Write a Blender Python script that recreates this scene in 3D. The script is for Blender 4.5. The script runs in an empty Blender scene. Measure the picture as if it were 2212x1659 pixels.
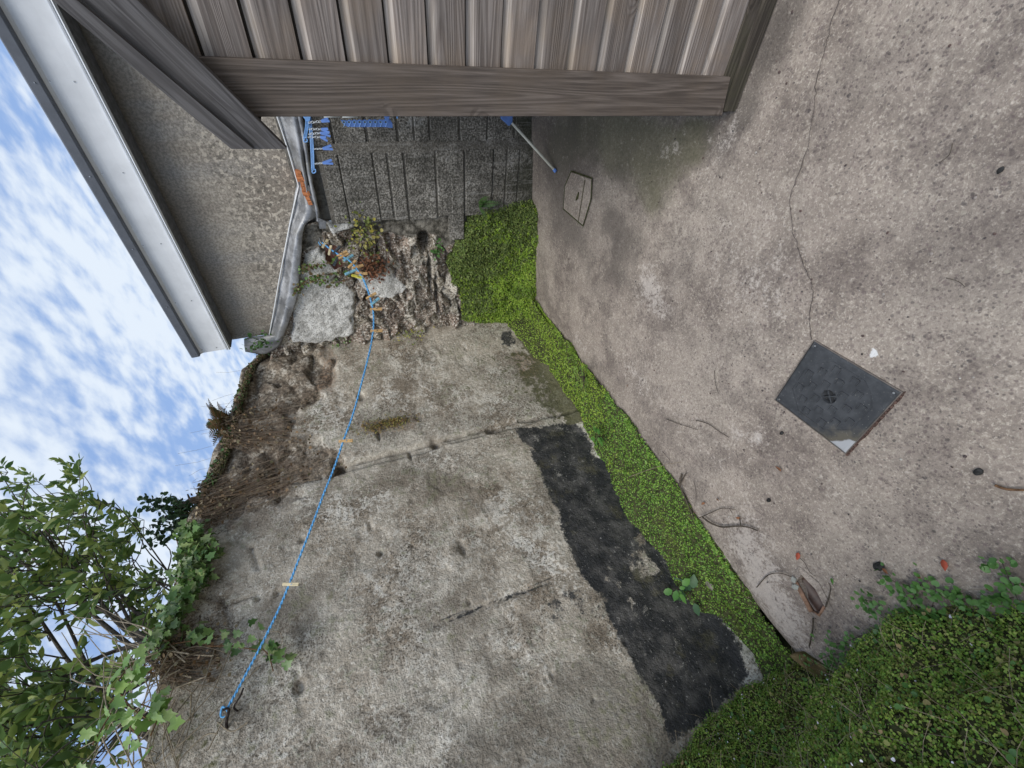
import bpy, math, random
import numpy as np
from mathutils import Vector, Matrix
R=math.radians
rng=np.random.default_rng(7); random.seed(7)
sc=bpy.context.scene
# ------------------------------------------------------------ camera
H=1.65; F=890.0; CX,CY=1106.0,829.5
def _rot():
    def v(p):
        d=np.array([p[0]-CX,-(p[1]-CY),-F]); return d/np.linalg.norm(d)
    a,b,n=v((1021,1797)),v((583,-95)),v((3700,256))
    U,S,V=np.linalg.svd(np.stack([-a,b,-n])); return U@V
RM=_rot(); CAM=np.array([0,0,H])
cd=bpy.data.cameras.new('camera'); cam=bpy.data.objects.new('camera',cd); sc.collection.objects.link(cam)
cd.sensor_fit='HORIZONTAL'; cd.sensor_width=36; cd.lens=36*F/2212; cd.clip_start=.02; cd.clip_end=2000
M=Matrix([list(r)+[0] for r in RM]+[[0,0,0,1]]); M.translation=Vector(CAM); cam.matrix_world=M
sc.camera=cam
# ------------------------------------------------------------ light
SUN_EL,SUN_AZ=R(52),R(140)      # azimuth: clockwise from +Y
w=bpy.data.worlds.new('World'); sc.world=w; w.use_nodes=True
def world():
    nt=w.node_tree; n=nt.nodes; l=nt.links; n.clear()
    out=n.new('ShaderNodeOutputWorld'); bg=n.new('ShaderNodeBackground')
    sky=n.new('ShaderNodeTexSky'); sky.sky_type='NISHITA'; sky.sun_disc=False
    sky.sun_elevation=SUN_EL; sky.sun_rotation=SUN_AZ; sky.altitude=50; sky.air_density=1.0; sky.dust_density=.6; sky.ozone_density=2.0
    tc=n.new('ShaderNodeTexCoord'); sep=n.new('ShaderNodeSeparateXYZ'); l.new(tc.outputs['Generated'],sep.inputs[0])
    add=n.new('ShaderNodeMath'); add.operation='ADD'; add.inputs[1].default_value=.18; l.new(sep.outputs[2],add.inputs[0])
    mx=n.new('ShaderNodeMath'); mx.operation='MAXIMUM'; mx.inputs[1].default_value=.05; l.new(add.outputs[0],mx.inputs[0])
    d=n.new('ShaderNodeVectorMath'); d.operation='DIVIDE'; cb=n.new('ShaderNodeCombineXYZ')
    for i in range(3): l.new(mx.outputs[0],cb.inputs[i])
    l.new(tc.outputs['Generated'],d.inputs[0]); l.new(cb.outputs[0],d.inputs[1])
    mp=n.new('ShaderNodeMapping'); mp.inputs['Rotation'].default_value=(0,0,R(35)); mp.inputs['Scale'].default_value=(1,1.6,0); l.new(d.outputs[0],mp.inputs[0])
    n1=n.new('ShaderNodeTexNoise'); n1.inputs['Scale'].default_value=11; n1.inputs['Detail'].default_value=5; n1.inputs['Roughness'].default_value=.5; n1.inputs['Distortion'].default_value=.1; l.new(mp.outputs[0],n1.inputs[0])
    n2=n.new('ShaderNodeTexNoise'); n2.inputs['Scale'].default_value=1.1; n2.inputs['Detail'].default_value=4; l.new(mp.outputs[0],n2.inputs[0])
    m=n.new('ShaderNodeMath'); m.operation='MULTIPLY_ADD'; m.inputs[1].default_value=1.1; l.new(n2.outputs[0],m.inputs[0]); l.new(n1.outputs[0],m.inputs[2])
    cr=n.new('ShaderNodeMapRange'); cr.interpolation_type='SMOOTHSTEP'; cr.inputs[1].default_value=.80; cr.inputs[2].default_value=1.26; cr.inputs[3].default_value=.12; cr.inputs[4].default_value=.95; l.new(m.outputs[0],cr.inputs[0])
    mix=n.new('ShaderNodeMix'); mix.data_type='RGBA'; mix.inputs['B'].default_value=(5.3,5.85,6.5,1); l.new(cr.outputs[0],mix.inputs['Factor']); g=n.new('ShaderNodeMix'); g.data_type='RGBA'; g.inputs['Factor'].default_value=.75; l.new(sky.outputs[0],g.inputs['A']); g.inputs['B'].default_value=(1.55,2.75,5.4,1); l.new(g.outputs['Result'],mix.inputs['A'])
    l.new(mix.outputs['Result'],bg.inputs['Color']); bg.inputs['Strength'].default_value=.10
    l.new(bg.outputs[0],out.inputs[0])
world()
sl=bpy.data.lights.new('sun','SUN'); sl.energy=1.5; sl.angle=R(38); sl.color=(1,.95,.87)
so=bpy.data.objects.new('sun',sl); sc.collection.objects.link(so)
sd=Vector((math.sin(SUN_AZ)*math.cos(SUN_EL),math.cos(SUN_AZ)*math.cos(SUN_EL),math.sin(SUN_EL)))
so.rotation_euler=sd.to_track_quat('Z','Y').to_euler()
sc.view_settings.view_transform='Standard'; sc.view_settings.look='None'; sc.view_settings.exposure=.62; sc.view_settings.gamma=1
# ------------------------------------------------------------ geometry helpers
def ray(p): return RM@np.array([p[0]-CX,-(p[1]-CY),-F])
def hit(p,pt,n):
    r=ray(p); n=np.array(n,float); pt=np.array(pt,float); return CAM+r*(((pt-CAM)@n)/(r@n))
def zf(X,Y): return np.clip((Y-1.5)/1.75,0,1)*(-.05+.175*(np.clip(X,-2.7,-.2)+2.4)/1.74)   # the slab falls to the far left corner
def FL(x,y,z=0):
    p=hit((x,y),(0,0,z),(0,0,1))
    for _ in range(14): p=hit((x,y),(0,0,z+float(zf(p[0],p[1]))),(0,0,1))
    return p
YB=3.25; B0=hit((1148,255),(0,YB,0),(0,1,0)); B0[2]=0; BD=np.array([-1.,0,0]); BN=np.array([0,-1.,0])   # BN faces the yard
def BK(x,y,off=0): return hit((x,y),B0+BN*off,BN)
def bks(p): return float((np.array(p)-B0)@BD)   # distance along the back wall, growing to the left
def BP(s,z,off=0): q=B0+BD*s+BN*off; return np.array([q[0],q[1],z])
SY=float(FL(1585,252)[1])
def SH(x,y,off=0): return hit((x,y),(0,SY-off,0),(0,1,0))
YK=2.03; XK=-2.68
LD=np.array([-2.43-XK,3.2-YK,0]); LD/=np.linalg.norm(LD)
def xw(y): return np.where(y<YK,XK,XK+(y-YK)*LD[0]/LD[1])
def LW(x,y,off=0):
    p=hit((x,y),(XK+off,0,0),(1,0,0))
    if p[1]>YK:
        n=np.array([LD[1],-LD[0],0]); p=hit((x,y),np.array([XK,YK,0])+n*off,n)
    return p
def _h(ix,iy,iz,s):
    n=(ix*73856093)^(iy*19349663)^(iz*83492791)^(s*2654435761&0xffffffff)
    n=(n^(n>>13))*1274126177 & 0xffffffff; n=n^(n>>16); return (n&0xffff)/65535.0
def vn(P,s=0):
    P=np.asarray(P,float); I=np.floor(P).astype(np.int64); f=P-I; f=f*f*(3-2*f); r=0
    for a in (0,1):
        for b in (0,1):
            for c in (0,1):
                wt=(f[...,0] if a else 1-f[...,0])*(f[...,1] if b else 1-f[...,1])*(f[...,2] if c else 1-f[...,2])
                r=r+wt*_h(I[...,0]+a,I[...,1]+b,I[...,2]+c,s)
    return r
def fbm(P,sc_=1,o=4,s=0):
    P=np.asarray(P,float)*sc_; a=1;t=0;r=0
    for k in range(o): r=r+a*vn(P,s+k); t+=a; a*=.5; P=P*2.03+11.7
    return r/t*2-1
def sdpoly(X,Y,poly):
    poly=np.array(poly,float)[:,:2]; n=len(poly); d=np.full(X.shape,1e9); ins=np.zeros(X.shape,bool)
    for i in range(n):
        x0,y0=poly[i]; x1,y1=poly[(i+1)%n]; ex,ey=x1-x0,y1-y0
        t=np.clip(((X-x0)*ex+(Y-y0)*ey)/(ex*ex+ey*ey+1e-12),0,1)
        d=np.minimum(d,np.hypot(X-x0-t*ex,Y-y0-t*ey))
        c=((y0>Y)!=(y1>Y))&(X<(ex)*(Y-y0)/(ey if abs(ey)>1e-12 else 1e-12)+x0); ins^=c
    return np.where(ins,d,-d)
def sstep(a,b,x): t=np.clip((x-a)/(b-a),0,1); return t*t*(3-2*t)
def voro(A,B,seeds):
    f1=np.full(A.shape,9.);f2=f1.copy();idx=np.zeros(A.shape,int)
    for i,(a,b) in enumerate(seeds):
        d=np.hypot(A-a,(B-b)*1.5); m=d<f1; f2=np.where(m,f1,np.minimum(f2,d)); idx=np.where(m,i,idx); f1=np.where(m,d,f1)
    return f1,f2,idx
# ------------------------------------------------------------ object helpers
def tag(o,label=None,cat=None,group=None,kind=None):
    if label:o['label']=label
    if cat:o['category']=cat
    if group:o['group']=group
    if kind:o['kind']=kind
    return o
def mesh(name,V,Fc,mats,parent=None,smooth=False,attrs=None,fm=None,loc=None):
    me=bpy.data.meshes.new(name)
    V=np.asarray(V,float)
    if isinstance(Fc,np.ndarray):
        nf,k=Fc.shape; me.vertices.add(len(V)); me.vertices.foreach_set('co',V.astype(np.float32).ravel())
        me.loops.add(nf*k); me.loops.foreach_set('vertex_index',Fc.astype(np.int32).ravel())
        me.polygons.add(nf); me.polygons.foreach_set('loop_start',(np.arange(nf)*k).astype(np.int32))
        me.update(calc_edges=True); me.validate()
    else: me.from_pydata([tuple(v) for v in V],[],Fc); me.update()
    for m in (mats if isinstance(mats,(list,tuple)) else [mats]): me.materials.append(m)
    if fm is not None: me.polygons.foreach_set('material_index',np.asarray(fm,np.int32))
    if smooth: me.polygons.foreach_set('use_smooth',np.ones(len(me.polygons),bool))
    for k,a in (attrs or {}).items():
        at=me.attributes.new(k,'FLOAT','POINT'); at.data.foreach_set('value',np.asarray(a,np.float32).ravel())
    o=bpy.data.objects.new(name,me); sc.collection.objects.link(o)
    if parent: o.parent=parent; o.matrix_parent_inverse=parent.matrix_world.inverted() if False else Matrix()
    return o
def thing(name,label,cat,group=None,kind=None):
    o=bpy.data.objects.new(name,None); sc.collection.objects.link(o); o.empty_display_size=.1
    return tag(o,label,cat,group,kind)
def grid(nu,nv):
    i=np.arange(nu-1)[:,None]; j=np.arange(nv-1)[None]; a=i*nv+j
    return np.stack([a,a+nv,a+nv+1,a+1],-1).reshape(-1,4)
class MB:
    def __init__(s): s.v=[];s.f=[];s.m=[];s.a=[]
    def add(s,V,Fc,m=0,a=0.):
        b=len(s.v); s.v+= [tuple(map(float,v)) for v in V]; s.f+=[tuple(int(i)+b for i in f) for f in Fc]; s.m+=[m]*len(Fc); s.a+=[a]*len(V); return s
    def box(s,x0,x1,y0,y1,z0,z1,m=0,a=0.,bev=0):
        if bev:
            b=bev; V=[];
            for (zz,i) in ((z0,b),(z0+b,0),(z1-b,0),(z1,b)):
                j=0 if i==0 else b
                V+=[(x0+j+ (b if i==0 else 0),y0+j,zz),(x1-j-(b if i==0 else 0),y0+j,zz),(x1-j,y0+j+(b if i==0 else 0),zz),(x1-j,y1-j-(b if i==0 else 0),zz),(x1-j-(b if i==0 else 0),y1-j,zz),(x0+j+(b if i==0 else 0),y1-j,zz),(x0+j,y1-j-(b if i==0 else 0),zz),(x0+j,y0+j+(b if i==0 else 0),zz)]
            Fc=[]
            for r in range(3):
                for k in range(8): Fc.append((r*8+k,r*8+(k+1)%8,r*8+8+(k+1)%8,r*8+8+k))
            Fc.append(tuple(range(7,-1,-1))); Fc.append(tuple(range(24,32)))
            return s.add(V,Fc,m,a)
        V=[(x,y,z) for z in (z0,z1) for y in (y0,y1) for x in (x0,x1)]
        return s.add(V,[(0,2,3,1),(4,5,7,6),(0,1,5,4),(2,6,7,3),(0,4,6,2),(1,3,7,5)],m,a)
    def obox(s,c,X,Y,Z,m=0,a=0.):   # centre and half axes
        c,X,Y,Z=map(np.array,(c,X,Y,Z))
        V=[c+i*X+j*Y+k*Z for k in (-1,1) for j in (-1,1) for i in (-1,1)]
        return s.add(V,[(0,2,3,1),(4,5,7,6),(0,1,5,4),(2,6,7,3),(0,4,6,2),(1,3,7,5)],m,a)
    def tube(s,P,r,n=6,m=0,a=0.,cap=True):
        P=[np.array(p,float) for p in P]; rr=r if hasattr(r,'__len__') else [r]*len(P); V=[];Fc=[]; up=None
        for i,p in enumerate(P):
            t=P[min(i+1,len(P)-1)]-P[max(i-1,0)]; t=t/(np.linalg.norm(t)+1e-9)
            if up is None: up=np.array([0,0,1.]) if abs(t[2])<.9 else np.array([1.,0,0])
            x=np.cross(t,up); x/=np.linalg.norm(x)+1e-9; y=np.cross(x,t); up=y
            for k in range(n): an=2*math.pi*k/n; V.append(p+rr[i]*(math.cos(an)*x+math.sin(an)*y))
        for i in range(len(P)-1):
            for k in range(n): Fc.append((i*n+k,i*n+(k+1)%n,i*n+n+(k+1)%n,i*n+n+k))
        if cap: Fc+= [tuple(range(n-1,-1,-1)),tuple(range((len(P)-1)*n,len(P)*n))]
        return s.add(V,Fc,m,a)
    def prism(s,poly,ext,m=0,a=0.):
        n=len(poly); poly=[np.array(p,float) for p in poly]; e=np.array(ext,float)
        return s.add(poly+[p+e for p in poly],[tuple(range(n)),tuple(range(2*n-1,n-1,-1))]+[(k,(k+1)%n,n+(k+1)%n,n+k)[::-1] for k in range(n)],m,a)
    def obj(s,name,mats,parent=None,smooth=False,attr=None):
        o=mesh(name,s.v,s.f,mats,parent,smooth,{attr:s.a} if attr else None,s.m); return fixn(o)
def fixn(o):
    import bmesh
    b=bmesh.new(); b.from_mesh(o.data); bmesh.ops.recalc_face_normals(b,faces=b.faces); b.to_mesh(o.data); b.free(); return o
def bevel(o,w_=.002,seg=2):
    m=o.modifiers.new('bevel','BEVEL'); m.width=w_; m.segments=seg; m.limit_method='ANGLE'; return o
def smooth_path(P,n=8):
    P=[np.array(p,float) for p in P]; out=[]
    for i in range(len(P)-1):
        p0=P[max(i-1,0)];p1=P[i];p2=P[i+1];p3=P[min(i+2,len(P)-1)]
        for k in range(n):
            t=k/n; out.append(.5*((2*p1)+(-p0+p2)*t+(2*p0-5*p1+4*p2-p3)*t*t+(-p0+3*p1-3*p2+p3)*t**3))
    out.append(P[-1]); return out
def norm(a): return a/(np.linalg.norm(a,axis=-1,keepdims=True)+1e-9)
def cloud(T,Fc,P,D,N,S):
    """copies of a small leaf template at P, long axis D, facing N, size S"""
    T=np.array(T,float); Fc=np.array(Fc); n=len(P); D=norm(np.asarray(D,float)); B=norm(np.cross(N,D)); Nn=np.cross(D,B); S=np.broadcast_to(np.asarray(S,float),(n,))
    V=P[:,None]+S[:,None,None]*(T[None,:,0:1]*D[:,None]+T[None,:,1:2]*B[:,None]+T[None,:,2:3]*Nn[:,None])
    FF=Fc[None]+(np.arange(n)*len(T))[:,None,None]
    return V.reshape(-1,3),FF.reshape(-1,Fc.shape[1])
T_TINY=([(-.5,0,0),(0,-.48,.1),(.5,0,.0),(0,.48,.1)],[(0,1,2,3)])
T_LEAF=([(0,0,0),(.33,0,-.03),(.68,0,-.05),(1,0,-.12),(.3,.2,.04),(.66,.19,.02),(.3,-.2,.04),(.66,-.19,.02)],
        [(0,6,1,1),(0,1,4,4),(1,6,7,2),(1,2,5,4),(2,7,3,3),(2,3,5,5)])
def tri(Fc): 
    out=[]
    for f in Fc:
        f=list(dict.fromkeys(f)); out.append(tuple(f[:3])); 
        if len(f)==4: out.append((f[0],f[2],f[3]))
    return out
T_LEAF=(T_LEAF[0],tri(T_LEAF[1])); 
def lobed(pts):
    V=[(.42,0,-.05)]+[(x,y,.05-.1*abs(y)) for x,y in pts]+[(x,-y,.05-.1*abs(y)) for x,y in pts[::-1][1:-1]]
    n=len(V)-1; return V,[(0,1+i,1+(i+1)%n) for i in range(n)]
T_IVY=lobed([(0.08,0),(-.08,.2),(.12,.5),(.33,.3),(.58,.42),(.68,.2),(1.08,0)])
T_ROUND=lobed([(0.1,0),(0,.25),(.2,.5),(.5,.52),(.75,.38),(.9,.2),(.95,0)])
T_HERB=lobed([(0.0,0),(.1,.14),(.3,.3),(.4,.26),(.55,.3),(.75,.18),(1.0,0)])
def rdir(n,up=.0):
    d=rng.normal(size=(n,3)); d=norm(d); d[:,2]+=up; return norm(d)
def samp(V,Fc,n):
    V=np.asarray(V);Fc=np.asarray(Fc); a=V[Fc[:,0]];b=V[Fc[:,1]];c=V[Fc[:,3]]; N=np.cross(b-a,c-a); A=np.linalg.norm(N,axis=1); i=rng.choice(len(Fc),n,p=A/A.sum())
    u=rng.random((n,1));v=rng.random((n,1)); P=a[i]+u*(b[i]-a[i])+v*(c[i]-a[i]); return P,norm(N[i]),i
# ------------------------------------------------------------ material helpers
class NT:
    def __init__(s,name):
        s.m=bpy.data.materials.new(name); s.m.use_nodes=True; s.t=s.m.node_tree; s.n=s.t.nodes; s.l=s.t.links; s.n.clear()
        s.out=s.n.new('ShaderNodeOutputMaterial'); tc=s.n.new('ShaderNodeTexCoord'); s.co=tc.outputs['Object']
    def k(s,v):  # constant or socket
        return v
    def put(s,inp,v):
        if v is None:return
        if hasattr(v,'is_output') or isinstance(v,bpy.types.NodeSocket): s.l.new(v,inp)
        else:
            try: inp.default_value=v
            except Exception: inp.default_value=(v,v,v)
    def noise(s,scale,detail=3,rough=.55,dist=0,vec=None,sc3=None,col=False):
        vec=vec or s.co
        if sc3: vec=s.mapp(vec,sc3)
        n=s.n.new('ShaderNodeTexNoise'); s.put(n.inputs['Vector'],vec); n.inputs['Scale'].default_value=scale; n.inputs['Detail'].default_value=detail; n.inputs['Roughness'].default_value=rough; n.inputs['Distortion'].default_value=dist
        return n.outputs[1] if col else n.outputs[0]
    def mapp(s,vec,scale=(1,1,1),loc=(0,0,0),rot=(0,0,0)):
        n=s.n.new('ShaderNodeMapping'); s.put(n.inputs[0],vec); n.inputs['Scale'].default_value=scale; n.inputs['Location'].default_value=loc; n.inputs['Rotation'].default_value=rot; return n.outputs[0]
    def voro(s,scale,feat='F1',out=0,vec=None,rand=1):
        n=s.n.new('ShaderNodeTexVoronoi'); n.feature=feat; s.put(n.inputs['Vector'],vec or s.co); n.inputs['Scale'].default_value=scale; n.inputs['Randomness'].default_value=rand; return n.outputs[out]
    def mr(s,v,a,b,c=0,d=1,smooth=True):
        n=s.n.new('ShaderNodeMapRange'); n.interpolation_type='SMOOTHSTEP' if smooth else 'LINEAR'; s.put(n.inputs[0],v)
        for i,x in enumerate((a,b,c,d)): s.put(n.inputs[i+1],x)
        return n.outputs[0]
    def math(s,op,a,b=0,c=None):
        n=s.n.new('ShaderNodeMath'); n.operation=op; s.put(n.inputs[0],a); s.put(n.inputs[1],b)
        if c is not None: s.put(n.inputs[2],c)
        return n.outputs[0]
    def mix(s,f,a,b,mode='MIX'):
        n=s.n.new('ShaderNodeMix'); n.data_type='RGBA'; n.blend_type=mode; s.put(n.inputs['Factor'],f)
        for nm,x in (('A',a),('B',b)):
            if isinstance(x,tuple) and len(x)==3: x=x+(1,)
            s.put(n.inputs[nm],x)
        return n.outputs['Result']
    def attr(s,name,out=2):
        n=s.n.new('ShaderNodeAttribute'); n.attribute_name=name; return n.outputs[out]
    def island(s):
        return s.n.new('ShaderNodeNewGeometry').outputs['Random Per Island']
    def ramp(s,f,stops,interp='LINEAR'):
        n=s.n.new('ShaderNodeValToRGB'); s.put(n.inputs[0],f); e=n.color_ramp.elements; n.color_ramp.interpolation=interp
        while len(e)<len(stops): e.new(.5)
        for x,(p,c) in zip(e,stops): x.position=p; x.color=tuple(c)+(1,)
        return n.outputs[0]
    def bump(s,h,st=.3,dist=.01):
        n=s.n.new('ShaderNodeBump'); s.put(n.inputs['Height'],h); n.inputs['Strength'].default_value=st; n.inputs['Distance'].default_value=dist; return n.outputs[0]
    def bsdf(s,col,rough=.8,bump=None,metal=0,spec=.3,trans=0,coat=0):
        b=s.n.new('ShaderNodeBsdfPrincipled')
        if isinstance(col,tuple) and len(col)==3: col=col+(1,)
        s.put(b.inputs['Base Color'],col); s.put(b.inputs['Roughness'],rough); s.put(b.inputs['Metallic'],metal); b.inputs['Specular IOR Level'].default_value=spec
        if coat: b.inputs['Coat Weight'].default_value=coat
        if bump is not None: s.l.new(bump,b.inputs['Normal'])
        sh=b.outputs[0]
        if trans:
            t=s.n.new('ShaderNodeBsdfTranslucent'); s.put(t.inputs[0],col); mx=s.n.new('ShaderNodeMixShader'); mx.inputs[0].default_value=trans; s.l.new(sh,mx.inputs[1]); s.l.new(t.outputs[0],mx.inputs[2]); sh=mx.outputs[0]
        s.l.new(sh,s.out.inputs[0]); return s.m
def m_plain(name,col,rough=.6,metal=0,var=.25,scale=30,spec=.3,trans=0):
    t=NT(name); n=t.noise(scale,4); c=t.mix(t.mr(n,.3,.7),tuple(x*(1-var) for x in col),tuple(min(1,x*(1+var)) for x in col))
    return t.bsdf(c,rough,t.bump(n,.15,.003),metal,spec,trans)
def m_leaf(name,cols,rough=.45,trans=.3,patch=None,spec=.4):
    t=NT(name); i=t.island(); n=len(cols); c=t.ramp(i,[(k/(n-1) if n>1 else 0,cols[k]) for k in range(n)])
    if patch:
        sc_,col,lo,hi=patch; c=t.mix(t.mr(t.noise(sc_,4),lo,hi),c,t.mix(.75,c,col))
    return t.bsdf(c,rough,None,0,spec,trans)
def m_wall():
    t=NT('old_render'); co=t.co
    big=t.noise(1.6,5,.6); med=t.noise(7,5,.65); fine=t.noise(48,3,.6); fine2=t.noise(110,2,.6); blot=t.noise(22,4,.7)
    c=t.ramp(t.mr(med,.3,.72),[(0,(.235,.185,.13)),(.45,(.385,.32,.245)),(.8,(.52,.455,.365)),(1,(.66,.60,.51))])
    c=t.mix(t.mr(big,.42,.62),c,t.mix(.5,c,(.40,.385,.345)))
    pale=t.mr(t.math('ADD',blot,t.math('MULTIPLY',big,.35)),.70,.78); c=t.mix(t.math('MULTIPLY',pale,.75),c,(.70,.67,.60))
    wh=t.attr('white'); wn=t.math('ADD',t.math('MULTIPLY',blot,1.3),t.math('ADD',t.math('MULTIPLY',fine,1.1),t.math('MULTIPLY',med,1.2))); c=t.mix(t.mr(t.math('MULTIPLY_ADD',wh,.42,wn),1.98,2.22,0,.85),c,(.76,.73,.66))
    dk=t.mr(t.math('MULTIPLY_ADD',med,.35,fine),.60,.52,0,1); dk=t.mr(t.math('MULTIPLY_ADD',med,.45,fine),.72,.62); c=t.mix(t.math('MULTIPLY',dk,.55),c,(.13,.11,.085))
    c=t.mix(t.mr(fine2,.58,.66,0,.45),c,(.74,.70,.61)); c=t.mix(t.mr(fine2,.42,.35,0,.4),c,(.10,.085,.065)); bl2=t.noise(11,6,.75); c=t.mix(t.mr(bl2,.44,.36,0,.6),c,(.15,.125,.09)); c=t.mix(t.mr(bl2,.60,.66,0,.55),c,(.68,.64,.56))
    s1=t.noise(62,2,.5); s2=t.noise(88,2,.5); lo=t.mr(t.noise(2.6,5,.65),.40,.60); c=t.mix(t.math('MULTIPLY',t.mr(s1,.59,.63),t.mr(lo,0,1,.25,.9)),c,(.80,.76,.67)); c=t.mix(t.math('MULTIPLY',t.mr(s2,.41,.38),t.mr(lo,0,1,.85,.3)),c,(.10,.085,.065)); c=t.mix(t.math('MULTIPLY',lo,.5),c,(.66,.60,.50)); lb=t.noise(1.9,6,.7); c=t.mix(t.mr(lb,.50,.38,0,.55),c,(.20,.165,.125)); dd=t.mr(t.math('MULTIPLY_ADD',t.math('SUBTRACT',lb,.5),1.6,t.attr('dirt_and_shade')),.2,.9); c=t.mix(t.math('MULTIPLY',dd,.62),c,t.mix(s1,(.10,.09,.072),(.26,.235,.195))); ol=t.noise(3.2,4); c=t.mix(t.mr(t.math('MULTIPLY_ADD',ol,.6,blot),.86,.98,0,.55),c,(.17,.165,.075))
    ex=t.mr(t.math('MULTIPLY_ADD',t.math('SUBTRACT',blot,.5),1.3,t.attr('expo')),.4,.6)
    exc=t.ramp(t.noise(12,7,.78),[(.33,(.06,.045,.032)),(.45,(.19,.14,.10)),(.54,(.30,.25,.19)),(.62,(.62,.57,.49))])
    exc=t.mix(t.mr(fine,.42,.56),t.mix(.6,exc,(.055,.045,.035)),exc); c=t.mix(t.math('MULTIPLY',ex,.85),c,exc)
    ru=t.mr(t.math('MULTIPLY_ADD',t.math('SUBTRACT',fine,.5),1.4,t.attr('rust')),.45,1.1); c=t.mix(t.math('MULTIPLY',ru,.6),c,t.mix(t.mr(fine,.35,.65),(.07,.042,.028),(.34,.22,.14)))
    al=t.mr(t.math('MULTIPLY_ADD',t.math('SUBTRACT',blot,.5),1.5,t.attr('algae')),.45,.62); c=t.mix(t.math('MULTIPLY',al,.85),c,t.mix(fine,(.035,.038,.018),(.15,.145,.06)))
    te=t.math('MULTIPLY_ADD',t.math('SUBTRACT',t.noise(26,7,.8),.5),1.8,t.math('MULTIPLY_ADD',t.math('SUBTRACT',t.noise(5,4,.6),.5),1.3,t.attr('tar'))); ta=t.mr(te,.40,.66)
    tc=t.mix(t.mr(t.noise(9,5),.4,.7),(.036,.037,.038),(.115,.11,.103)); tc=t.mix(t.mr(t.noise(60,3,.7),.62,.70,0,.75),tc,(.4,.39,.36)); tc=t.mix(t.mr(t.noise(5,7,.85),.58,.66,0,.85),tc,(.38,.36,.32)); tc=t.mix(t.mr(t.noise(4,5,.7),.56,.68,0,.7),tc,(.12,.11,.07))
    c=t.mix(ta,c,tc)
    h=t.math('ADD',t.math('MULTIPLY',fine,.7),t.math('ADD',t.math('MULTIPLY',fine2,.35),t.math('MULTIPLY',blot,.9)))
    return t.bsdf(c,t.mr(ta,0,1,.92,.62),t.bump(h,.85,.012),0,.25)
def m_rubble():
    t=NT('rubble_stone'); cid=t.attr('cid'); med=t.noise(9,5,.65); fine=t.noise(45,4,.65); f2=t.noise(100,2)
    c=t.ramp(cid,[(0,(.50,.44,.35)),(.2,(.36,.28,.23)),(.4,(.56,.51,.43)),(.6,(.33,.27,.22)),(.8,(.46,.36,.29)),(1,(.6,.56,.49))],'CONSTANT')
    m7=t.noise(10,7,.78); c=t.mix(t.mr(m7,.40,.56),t.mix(.7,c,(.11,.085,.06)),c); c=t.mix(t.mr(m7,.58,.64,0,.7),c,(.7,.66,.58)); c=t.mix(t.mr(fine,.56,.66,0,.7),c,(.62,.58,.50)); c=t.mix(t.mr(fine,.46,.38,0,.8),c,(.06,.05,.037))
    s1=t.noise(58,2,.5); s2=t.noise(75,2,.5); c=t.mix(t.mr(s1,.56,.59,0,.8),c,(.80,.76,.68)); c=t.mix(t.mr(s2,.43,.40,0,.8),c,(.06,.05,.038))
    j=t.mr(t.math('MULTIPLY_ADD',t.math('SUBTRACT',med,.5),.6,t.attr('joint')),.3,.8); c=t.mix(t.math('MULTIPLY',j,.6),c,t.mix(fine,(.03,.025,.018),(.12,.09,.06)))
    p=t.mr(t.math('MULTIPLY_ADD',t.math('SUBTRACT',med,.5),.9,t.attr('plaster')),.4,.55); pc=t.mix(t.mr(t.noise(12,7,.75),.38,.60),(.46,.45,.42),(.86,.85,.81)); pc=t.mix(t.mr(f2,.44,.37,0,.6),pc,(.11,.10,.085)); c=t.mix(p,c,pc)
    k=t.mr(t.math('MULTIPLY_ADD',t.math('SUBTRACT',med,.5),.6,t.attr('cement')),.4,.55); kc=t.mix(t.mr(t.noise(14,6,.75),.38,.62),(.06,.055,.045),(.30,.28,.24)); c=t.mix(k,c,kc)
    b=t.mr(t.math('MULTIPLY_ADD',t.math('SUBTRACT',fine,.5),.4,t.attr('brick')),.45,.55); c=t.mix(b,c,t.mix(fine,(.10,.045,.035),(.2,.10,.08)))
    return t.bsdf(c,.93,t.bump(t.math('ADD',t.math('MULTIPLY',med,1.2),t.math('ADD',fine,t.math('MULTIPLY',f2,.5))),.9,.012),0,.2)
def m_block():
    t=NT('concrete_block'); fine=t.noise(85,2,.6); med=t.noise(5,5,.65); m2=t.noise(30,4,.65); zz=t.n.new('ShaderNodeSeparateXYZ'); t.put(zz.inputs[0],t.co)
    c=t.ramp(t.mr(fine,.33,.67),[(0,(.09,.085,.075)),(.45,(.20,.19,.168)),(.75,(.28,.265,.24)),(1,(.46,.44,.40))])
    c=t.mix(t.mr(t.noise(38,2,.5,.3),.60,.68,0,.45),c,(.42,.40,.36)); c=t.mix(t.mr(med,.35,.65),t.mix(.5,c,(.045,.043,.037)),c)
    c=t.mix(t.mr(t.math('MULTIPLY_ADD',m2,.5,med),.86,.98,0,.7),c,(.45,.44,.42))
    st=t.noise(5,4,.6,0,None,(6,6,.8)); c=t.mix(t.mr(st,.54,.72,0,.5),c,(.055,.055,.045))
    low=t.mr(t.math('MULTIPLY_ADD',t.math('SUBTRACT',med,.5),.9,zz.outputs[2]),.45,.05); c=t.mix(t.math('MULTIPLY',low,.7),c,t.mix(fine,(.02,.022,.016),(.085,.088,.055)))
    c=t.mix(t.math('MULTIPLY',t.attr('v'),.75),c,(.19,.175,.15)); vs=t.noise(4,5,.7,0,None,(9,9,.5)); c=t.mix(t.mr(vs,.56,.68,0,.5),c,(.42,.41,.385))
    return t.bsdf(c,.95,t.bump(t.math('ADD',fine,m2),.8,.008),0,.2)
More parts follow.
